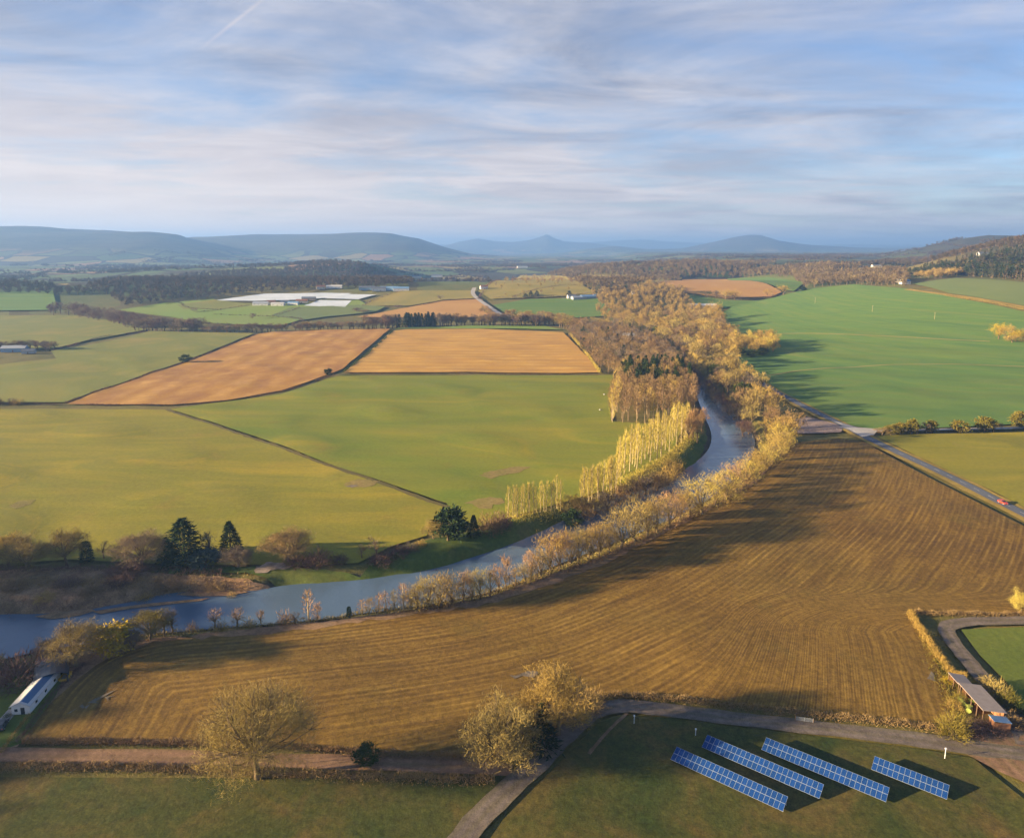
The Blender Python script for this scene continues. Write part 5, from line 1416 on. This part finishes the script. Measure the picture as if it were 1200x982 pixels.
bl = [bale(barn_pt(x, y), .62, 1.2, an2 + a_, m_, None) for x, y, a_, m_ in [(1.8, -.6, .3, BALE), (3.4, -.9, 1.2, BALE), (4.9, -.3, .1, BALE), (6.2, -.9, .8, BALE), (2.6, 1.6, 0, BALE)]]
counted(bl, '{} yellow green wrapped bale at the open barn front', 'bale', 'wrapped bales at the barn')
bl = [bale(barn_pt(x, y), .62, 1.2, an2, STRAWB, None, z=z) for x, y, z in [(1.2, 4.2, 0), (2.6, 4.2, 0), (1.9, 4.2, 1.15)]]
counted(bl, '{} straw bale stacked inside the open barn', 'bale', 'straw bales inside the barn')
bl = []
for (x, y), r in (((708, 463), .5), ((703, 481), .45)):
    bl.append(bale(at(x, y), r, 1.3, rng.uniform(0, 3), PALES, None, name='wrapped_bale'))
counted(bl, '{} small white wrapped bale in the grass near the plantation', 'bale', 'white bales near the plantation')

# posts and gate
def marker(px, py, h, label):
    p = at(px, py); e = tag(link('marker_post', None, None, (p[0], p[1], Tz(*p))), label, 'post')
    MB().tube((0, 0, -.2), (0, 0, h), .08, .07, 8).build('post', WHITEP, e)
    MB().box(-.17, .17, -.12, .12, h, h + .3).build('cap', WHITEP, e)
    MB().tube((0, 0, h * .55), (0, 0, h * .55 + .12), .125, .125, 8).build('band', GREYS, e)
marker(743, 848, 2.0, 'white marker post beside the stone track bend')
marker(815, 862, 1.6, 'thin pale marker post left of the solar rows')
marker(1107, 889, 2.4, 'white marker post right of the solar rows by the track')
ga, gb = at(932, 845), at(953, 848)
d_ = gb - ga; gl = np.hypot(*d_)
e = tag(link('field_gate', None, None, (ga[0], ga[1], Tz(*ga)), math.atan2(d_[1], d_[0])), 'grey barred metal gate in the hedge above the stone track', 'gate')
m_ = MB()
for z in (.25, .5, .75, 1.0, 1.25): m_.tube((.1, 0, z), (gl - .1, 0, z), .035, .035, 6)
m_.build('rail', METAL, e)
for x in (0, gl): MB().tube((x, 0, -.2), (x, 0, 1.5), .1, .09, 8).build('post', WOODM, e)
m_ = MB()
for x in (.1, gl / 2, gl - .1): m_.tube((x, 0.03, .22), (x, .03, 1.3), .035, .035, 6)
m_.build('upright', METAL, e)

# poles in the wheat
row = []
for x, y in [(955, 356), (1022, 366), (1095, 375)]:
    p = at(x, y); e = link('utility_pole', None, None, (p[0], p[1], Tz(*p)))
    MB().tube((0, 0, -.4), (0, 0, 9.5), .2, .14, 8).build('pole', PALEBARK, e)
    MB().box(-1.1, 1.1, -.08, .08, 8.9, 9.1).build('crossarm', PALEBARK, e)
    for k in (-.95, 0, .95): MB().tube((k, 0, 9.1), (k, 0, 9.4), .06, .05, 6).build('insulator', GREYS, e)
    row.append(e)
counted(row, '{} pale wooden pole standing in the wheat field', 'pole', 'poles in the wheat field')

# solar rows
def cell_material():
    m, nt, b = new_mat('solar_cells')
    tc = N(nt, 'ShaderNodeTexCoord').outputs['Object']
    sx = N(nt, 'ShaderNodeSeparateXYZ'); nt.links.new(tc, sx.inputs[0])
    def grid(o, n): 
        f = math_(nt, 'FRACT', math_(nt, 'MULTIPLY', o, n))
        return math_(nt, 'GREATER_THAN', math_(nt, 'ABSOLUTE', math_(nt, 'SUBTRACT', f, .5)), .465)
    k = math_(nt, 'MAXIMUM', grid(sx.outputs[0], 6.2), grid(sx.outputs[1], 6.2))
    inf = N(nt, 'ShaderNodeObjectInfo').outputs['Random']
    c = ramp(nt, inf, [(0, (0.005, 0.034, 0.145)), (1, (0.007, 0.046, 0.20))])
    nt.links.new(mixc(nt, k, c, (0.05, 0.11, 0.25)), b.inputs['Base Color'])
    b.inputs['Roughness'].default_value = 0.35; b.inputs['Specular IOR Level'].default_value = 0.08
    return m
CELLS = cell_material()
FRAMEM = paint('panel_alu', (0.24, 0.30, 0.38), 0.5, 0.3)
PW, PH, TILT = .98, 1.66, R(21)
panel_me = py_mesh('solar_panel', MB().box(.02, PW - .02, .02, PH - .02, 0, .04).v, MB().box(0, 1, 0, 1, 0, 1).f, CELLS)
fr = MB()
fr.box(0, PW, 0, .035, -.01, .055).box(0, PW, PH - .035, PH, -.01, .055).box(0, .03, .036, PH - .036, -.01, .055).box(PW - .03, PW, .036, PH - .036, -.01, .055)
frame_me = py_mesh('panel_frame', fr.v, fr.f, FRAMEM)
ra, rb = P(829, 861), P(918, 899)
dS = (rb - ra) / np.hypot(*(rb - ra)); angS = math.atan2(dS[1], dS[0])
leg_me = py_mesh('leg', *[getattr(MB().tube((0, 0, -.3), (0, 0, 1), .06, .06, 6), k) for k in 'vf'], METAL)
panel0 = None
SOL = [((793, 875), 24, 'short solar row nearest the stone track bend'), ((829, 861), 25, 'solar row second from the stone track bend'), ((898, 864), 25, 'solar row in the middle, beside the straight stretch of track'), ((1025, 886), 14, 'solar row nearest the brown yard')]
for (px, py), n, lab in SOL:
    p = P(px, py, 1.65); up = 2 * PH * math.sin(TILT)
    e = tag(link('solar_array', None, None, (p[0], p[1], Tz(*p) + .05), angS), 'blue ' + lab, 'solar panels', 'solar rows in the paddock')
    dep = 2 * PH * math.cos(TILT)
    for j in range(2):
        for i in range(n):
            y = -dep + j * PH * math.cos(TILT) + (.02 * j); z = .45 + j * PH * math.sin(TILT) + .01 * j
            if panel0 is None:
                panel0 = bpy.data.objects.new('solar_panel', panel_me); frame0 = bpy.data.objects.new('frame', frame_me)
            q = panel0.copy(); COL.objects.link(q); q.parent = e; q.location = (i * (PW + .02), y, z); q.rotation_euler = (TILT, 0, 0)
            f_ = frame0.copy(); COL.objects.link(f_); f_.parent = q
    MB().box(0, n, -dep + .5, -dep + .58, .52, .6).box(0, n, -.7, -.62, .45 + up - .36, .45 + up - .28).build('rail', METAL, e)
    for i in range(0, n + 1, 4):
        for y, h_ in ((-dep + .54, .55), (-.66, .45 + up - .32)):
            l_ = link('leg', leg_me, e, (min(i, n - .2) + .1, y, 0)); l_.scale = (1, 1, h_)

# rubble at the field corner
m_v, m_f = [], []
for x, y in poisson(pix([(918, 497), (945, 490), (985, 500), (984, 506), (950, 508), (922, 507)]), 1.3, 500):
    r_ = rng.uniform(.2, .75); k = len(m_v)
    v = unit(rng.normal(size=(8, 3))) * .35 + np.array([(a_, b_, c__) for a_ in (-1, 1) for b_ in (-1, 1) for c__ in (-1, 1)]) * .6
    v = v * r_ * [1, 1, .7] + [x, y, Tz(x, y) + r_ * .3]
    m_v += [tuple(q) for q in v]; m_f += [tuple(k + i for i in f) for f in ((0, 1, 3, 2), (4, 6, 7, 5), (0, 4, 5, 1), (2, 3, 7, 6), (0, 2, 6, 4), (1, 5, 7, 3))]
tag(link('rubble', py_mesh('rubble', m_v, m_f, paint('rubble_stone', (0.48, 0.38, 0.34), .9, .1, .4, .6))), 'loose pale rubble heaped at the corner of the ploughed field', kind='stuff')

# farms
house('barn', 18, 412, 24, 10, 4.2, 2.4, .15, LBLUE, GREYS, 'blue grey barn of the small farm on the left pasture', 'barn', 3, False)
house('shed', 34, 414, 12, 7, 3, 1.6, .3, GREYS, SLATE, 'little grey shed right of the blue grey barn', 'shed', 1, False)
for px, py, L_, w_, hw, hr, an_, wm, rm, lab, cat in [
    (306, 358, 26, 12, 4, 2.5, .05, WHITEW, GREYS, 'white packing shed at the left end of the fruit farm', 'shed'),
    (318, 357, 14, 8, 5, 2.6, .3, CREAMW, TILE, 'cream fruit farm house with a red tiled roof', 'house'),
    (326, 358.5, 22, 10, 4, 2, .0, WHITEW, PALES, 'low white shed in the middle of the fruit farm', 'shed'),
    (334, 356, 16, 8, 4, 2.4, .2, LBLUE, SLATE, 'light blue shed of the fruit farm', 'shed'),
    (344, 357.5, 18, 9, 4, 2.2, -.1, WHITEW, LBLUE, 'white shed with a blue roof at the fruit farm', 'shed'),
    (354, 355, 20, 8, 4, 2.4, .1, CREAMW, TILE, 'long cream building at the right end of the fruit farm', 'building'),
    (362, 352, 24, 9, 4, 2.4, .1, STONEW, SLATE, 'dark stone barn behind the fruit farm', 'barn'),
    (670, 350, 16, 8, 4.8, 2.6, .2, WHITEW, SLATE, 'white farmhouse above the green meadow', 'house'),
    (678, 351, 26, 11, 4, 2.4, .35, GREYS, GREYS, 'long grey barn right of the white farmhouse', 'barn'),
    (689, 350, 28, 12, 4.4, 2.4, .3, LBLUE, LBLUE, 'blue grey barn at the middle of the hillside farm', 'barn'),
    (700, 348.5, 16, 9, 4, 2.2, .3, STONEW, SLATE, 'small stone barn right of the blue grey barn', 'barn'),
    (744, 346, 12, 8, 5, 2.6, .1, WHITEW, SLATE, 'white cottage half hidden by the golden wood', 'house'),
    (824, 361, 44, 14, 5, 2.4, .0, STONEW, PALES, 'long barn with a pale grey roof beside the golden wood', 'barn'),
    (738, 397, 16, 9, 5, 2.2, -.4, CREAMW, PALES, 'pale riverside building half hidden by the trees', 'building'),
    (1060, 333, 16, 9, 5, 2.6, .1, WHITEW, BLUES, 'white house with a blue roof at the top of the wheat field', 'house'),
    (1053, 331, 12, 8, 5, 2.6, .4, CREAMW, SLATE, 'cream house left of the blue roofed house', 'house'),
    (1027, 314, 22, 10, 5, 2.8, .0, WHITEW, SLATE, 'white house below the farther rounded hill', 'house'),
    (1071, 310, 20, 9, 5, 2.8, .2, WHITEW, SLATE, 'white house on the slope of the farther hill', 'house'),
    (1151, 300, 20, 9, 5, 2.8, .1, WHITEW, SLATE, 'white cottage high above the conifer wood', 'house'),
    (470, 341, 30, 12, 5, 3, .1, WHITEW, LBLUE, 'white shed of the far riverside works', 'shed'),
    (456, 340.5, 34, 12, 5, 3, .0, LBLUE, LBLUE, 'blue shed of the far riverside works', 'shed'),
    (444, 341, 26, 12, 5, 3, .2, WHITEW, SLATE, 'white house left of the far blue shed', 'house'),
    (430, 340, 30, 12, 5, 3, .2, LBLUE, SLATE, 'bluish shed behind the fleece strip', 'shed'),
    (512, 325, 40, 14, 6, 4, .1, WHITEW, SLATE, 'white farmhouse far out in the valley', 'house'),
    (488, 326, 34, 14, 6, 4, .3, CREAMW, SLATE, 'cream farmhouse left of the far white farmhouse', 'house'),
    (612, 314, 46, 16, 7, 4, .1, WHITEW, SLATE, 'white house in the far valley below the mountains', 'house'),
    (567, 339, 14, 9, 5, 2.8, .3, WHITEW, TILE, 'white cottage at the bend of the pale lane', 'house'),
    (392, 338, 30, 10, 4, 2.5, .05, WHITEW, PALES, 'long white shed behind the fleece fields', 'shed'),
    (376, 339, 16, 9, 5, 2.6, .3, CREAMW, TILE, 'cream house at the foot of the dark wood', 'house')]:
    house('cottage' if cat == 'house' else cat, px, py, L_, w_, hw, hr, an_, wm, rm, lab, cat, 3 if L_ < 25 else 4, cat == 'house')
CLOUD_DARK = (1.38, 1.55, 2.08)
CLOUD_LIGHT = (3.1, 3.05, 3.3)
CLOUD_WARM = (5.2, 4.25, 3.65)
SKY_STRENGTH = 0.05
HAZE_COLOR = (0.19, 0.36, 0.74, 1)
HAZE_DENSITY = 1.25e-4
EXPOSURE = 2.2
# ------------------------------------------------------------------ sun, sky, air
SUN_EL, SUN_BACK = 12.0, 9.0          # degrees above the horizon, degrees behind the picture plane
el, bk = R(SUN_EL), R(SUN_BACK)
sdir = Vector((-math.cos(el) * math.cos(bk), -math.cos(el) * math.sin(bk), math.sin(el)))
sd = bpy.data.lights.new('sun', 'SUN'); sd.energy = 5.0; sd.angle = R(0.8); sd.color = (1.0, 0.77, 0.46)
so = link('sun', sd); so.rotation_euler = sdir.to_track_quat('Z', 'Y').to_euler(); so.location = (-300, -60, 300)

w = bpy.data.worlds.new('World'); scene.world = w; w.use_nodes = True
nt = w.node_tree
bg = nt.nodes['Background']
sky = N(nt, 'ShaderNodeTexSky', sky_type='NISHITA')
sky.sun_disc = False; sky.sun_elevation = el; sky.sun_rotation = math.atan2(sdir.x, sdir.y)
sky.altitude = 100; sky.air_density = 1.0; sky.dust_density = 0.4; sky.ozone_density = 5.0
dirn = N(nt, 'ShaderNodeTexCoord').outputs['Generated']
sx = N(nt, 'ShaderNodeSeparateXYZ'); nt.links.new(dirn, sx.inputs[0])
zz = math_(nt, 'ADD', math_(nt, 'MAXIMUM', sx.outputs[2], 0.0), 0.07)
cb = N(nt, 'ShaderNodeCombineXYZ')
nt.links.new(math_(nt, 'DIVIDE', sx.outputs[0], zz), cb.inputs[0]); nt.links.new(math_(nt, 'DIVIDE', sx.outputs[1], zz), cb.inputs[1])
plane = cb.outputs[0]
wide = noise(nt, scaled(nt, plane, (0.26, 0.30, 1), 0.25), 1.0, 7, 0.58, 0.8)
streak = noise(nt, scaled(nt, plane, (0.42, 0.6, 1), 0.25), 1.0, 7, 0.6, 0.7)
wisp = noise(nt, scaled(nt, plane, (1.1, 1.35, 1), -0.3), 1.0, 8, 0.65, 1.0)
cover = math_(nt, 'MULTIPLY_ADD', wide, 2.1, -0.40)
cover = math_(nt, 'ADD', cover, math_(nt, 'MULTIPLY_ADD', streak, 2.2, -1.1))
cover = math_(nt, 'ADD', cover, math_(nt, 'MULTIPLY_ADD', wisp, 1.1, -0.55))
left = math_(nt, 'MULTIPLY_ADD', sx.outputs[0], -0.5, 0.1)
low = math_(nt, 'MULTIPLY_ADD', sx.outputs[2], -3.5, 0.42, True)
cover = math_(nt, 'ADD', math_(nt, 'ADD', cover, low), left, clamp=True)
over = N(nt, 'ShaderNodeMapRange', interpolation_type='SMOOTHSTEP'); over.inputs[1].default_value = 0.30; over.inputs[2].default_value = 0.62; over.inputs[3].default_value = 0.92; over.inputs[4].default_value = 0.15
nt.links.new(sx.outputs[2], over.inputs[0])
cover = math_(nt, 'MULTIPLY', cover, over.outputs[0])
# contrail: a thin line between two directions
def dvec(px, py):
    v = Vector(ray(px, py)); return v.normalized()
A, B = dvec(232, 60), dvec(318, -8)
nrm = A.cross(B).normalized()
dn = N(nt, 'ShaderNodeVectorMath', operation='DOT_PRODUCT'); nt.links.new(dirn, dn.inputs[0]); dn.inputs[1].default_value = nrm
mid = (A + B).normalized(); half = A.dot(mid)
dm = N(nt, 'ShaderNodeVectorMath', operation='DOT_PRODUCT'); nt.links.new(dirn, dm.inputs[0]); dm.inputs[1].default_value = mid
across = math_(nt, 'MULTIPLY_ADD', math_(nt, 'ABSOLUTE', dn.outputs['Value']), -1 / 0.0030, 1.0, True)
alongm = math_(nt, 'MULTIPLY', math_(nt, 'SUBTRACT', dm.outputs['Value'], half), 400.0, clamp=True)
trail = math_(nt, 'MULTIPLY', math_(nt, 'MULTIPLY', across, alongm), 0.4)
skyc = mixc(nt, 1.0, sky.outputs[0], (1.2, 0.95, 0.92), 'MULTIPLY')
# cloud: lit from the low sun on the left, cooler to the right
warm = math_(nt, 'MULTIPLY_ADD', sx.outputs[2], -4.5, 1.0, True)
warm = math_(nt, 'MULTIPLY', warm, math_(nt, 'MULTIPLY_ADD', sx.outputs[0], -0.9, 0.62, True))
shade = noise(nt, scaled(nt, plane, (0.65, 1.0, 1), 0.2), 1.0, 9, 0.62, 0.6)
shade = math_(nt, 'MULTIPLY_ADD', shade, 4.2, -1.6, True)
ccold = mixc(nt, shade, (CLOUD_DARK), (CLOUD_LIGHT))
ccol = mixc(nt, warm, ccold, CLOUD_WARM)
c = mixc(nt, cover, skyc, ccol)
c = mixc(nt, trail, c, CLOUD_WARM)
nt.links.new(c, bg.inputs['Color'])
bg.inputs['Strength'].default_value = SKY_STRENGTH

hm = bpy.data.materials.new('haze_air'); hm.use_nodes = True
nt = hm.node_tree; nt.nodes.remove(nt.nodes['Principled BSDF'])
pv = N(nt, 'ShaderNodeVolumePrincipled')
pv.inputs['Color'].default_value = HAZE_COLOR
pv.inputs['Density'].default_value = HAZE_DENSITY
pv.inputs['Anisotropy'].default_value = 0.2
nt.links.new(pv.outputs[0], nt.nodes['Material Output'].inputs['Volume'])
hz = MB().box(-23500, 23500, -3000, 23500, -60, 372).build('haze', hm)
tag(hz, 'pale blue air haze over the whole valley', kind='stuff')

scene.view_settings.view_transform = 'Standard'
scene.view_settings.look = 'None'
scene.view_settings.exposure = EXPOSURE
scene.view_settings.gamma = 1
scene.view_settings.use_curve_mapping = False
scene.render.engine = 'CYCLES'
cy = scene.cycles
cy.max_bounces = 6; cy.diffuse_bounces = 3; cy.glossy_bounces = 3; cy.transparent_max_bounces = 4; cy.volume_bounces = 1
cy.use_denoising = True
cy.denoiser = 'OPENIMAGEDENOISE'
cy.use_adaptive_sampling = True
cy.adaptive_threshold = 0.02
cy.sample_clamp_indirect = 4
scene.render.use_persistent_data = False
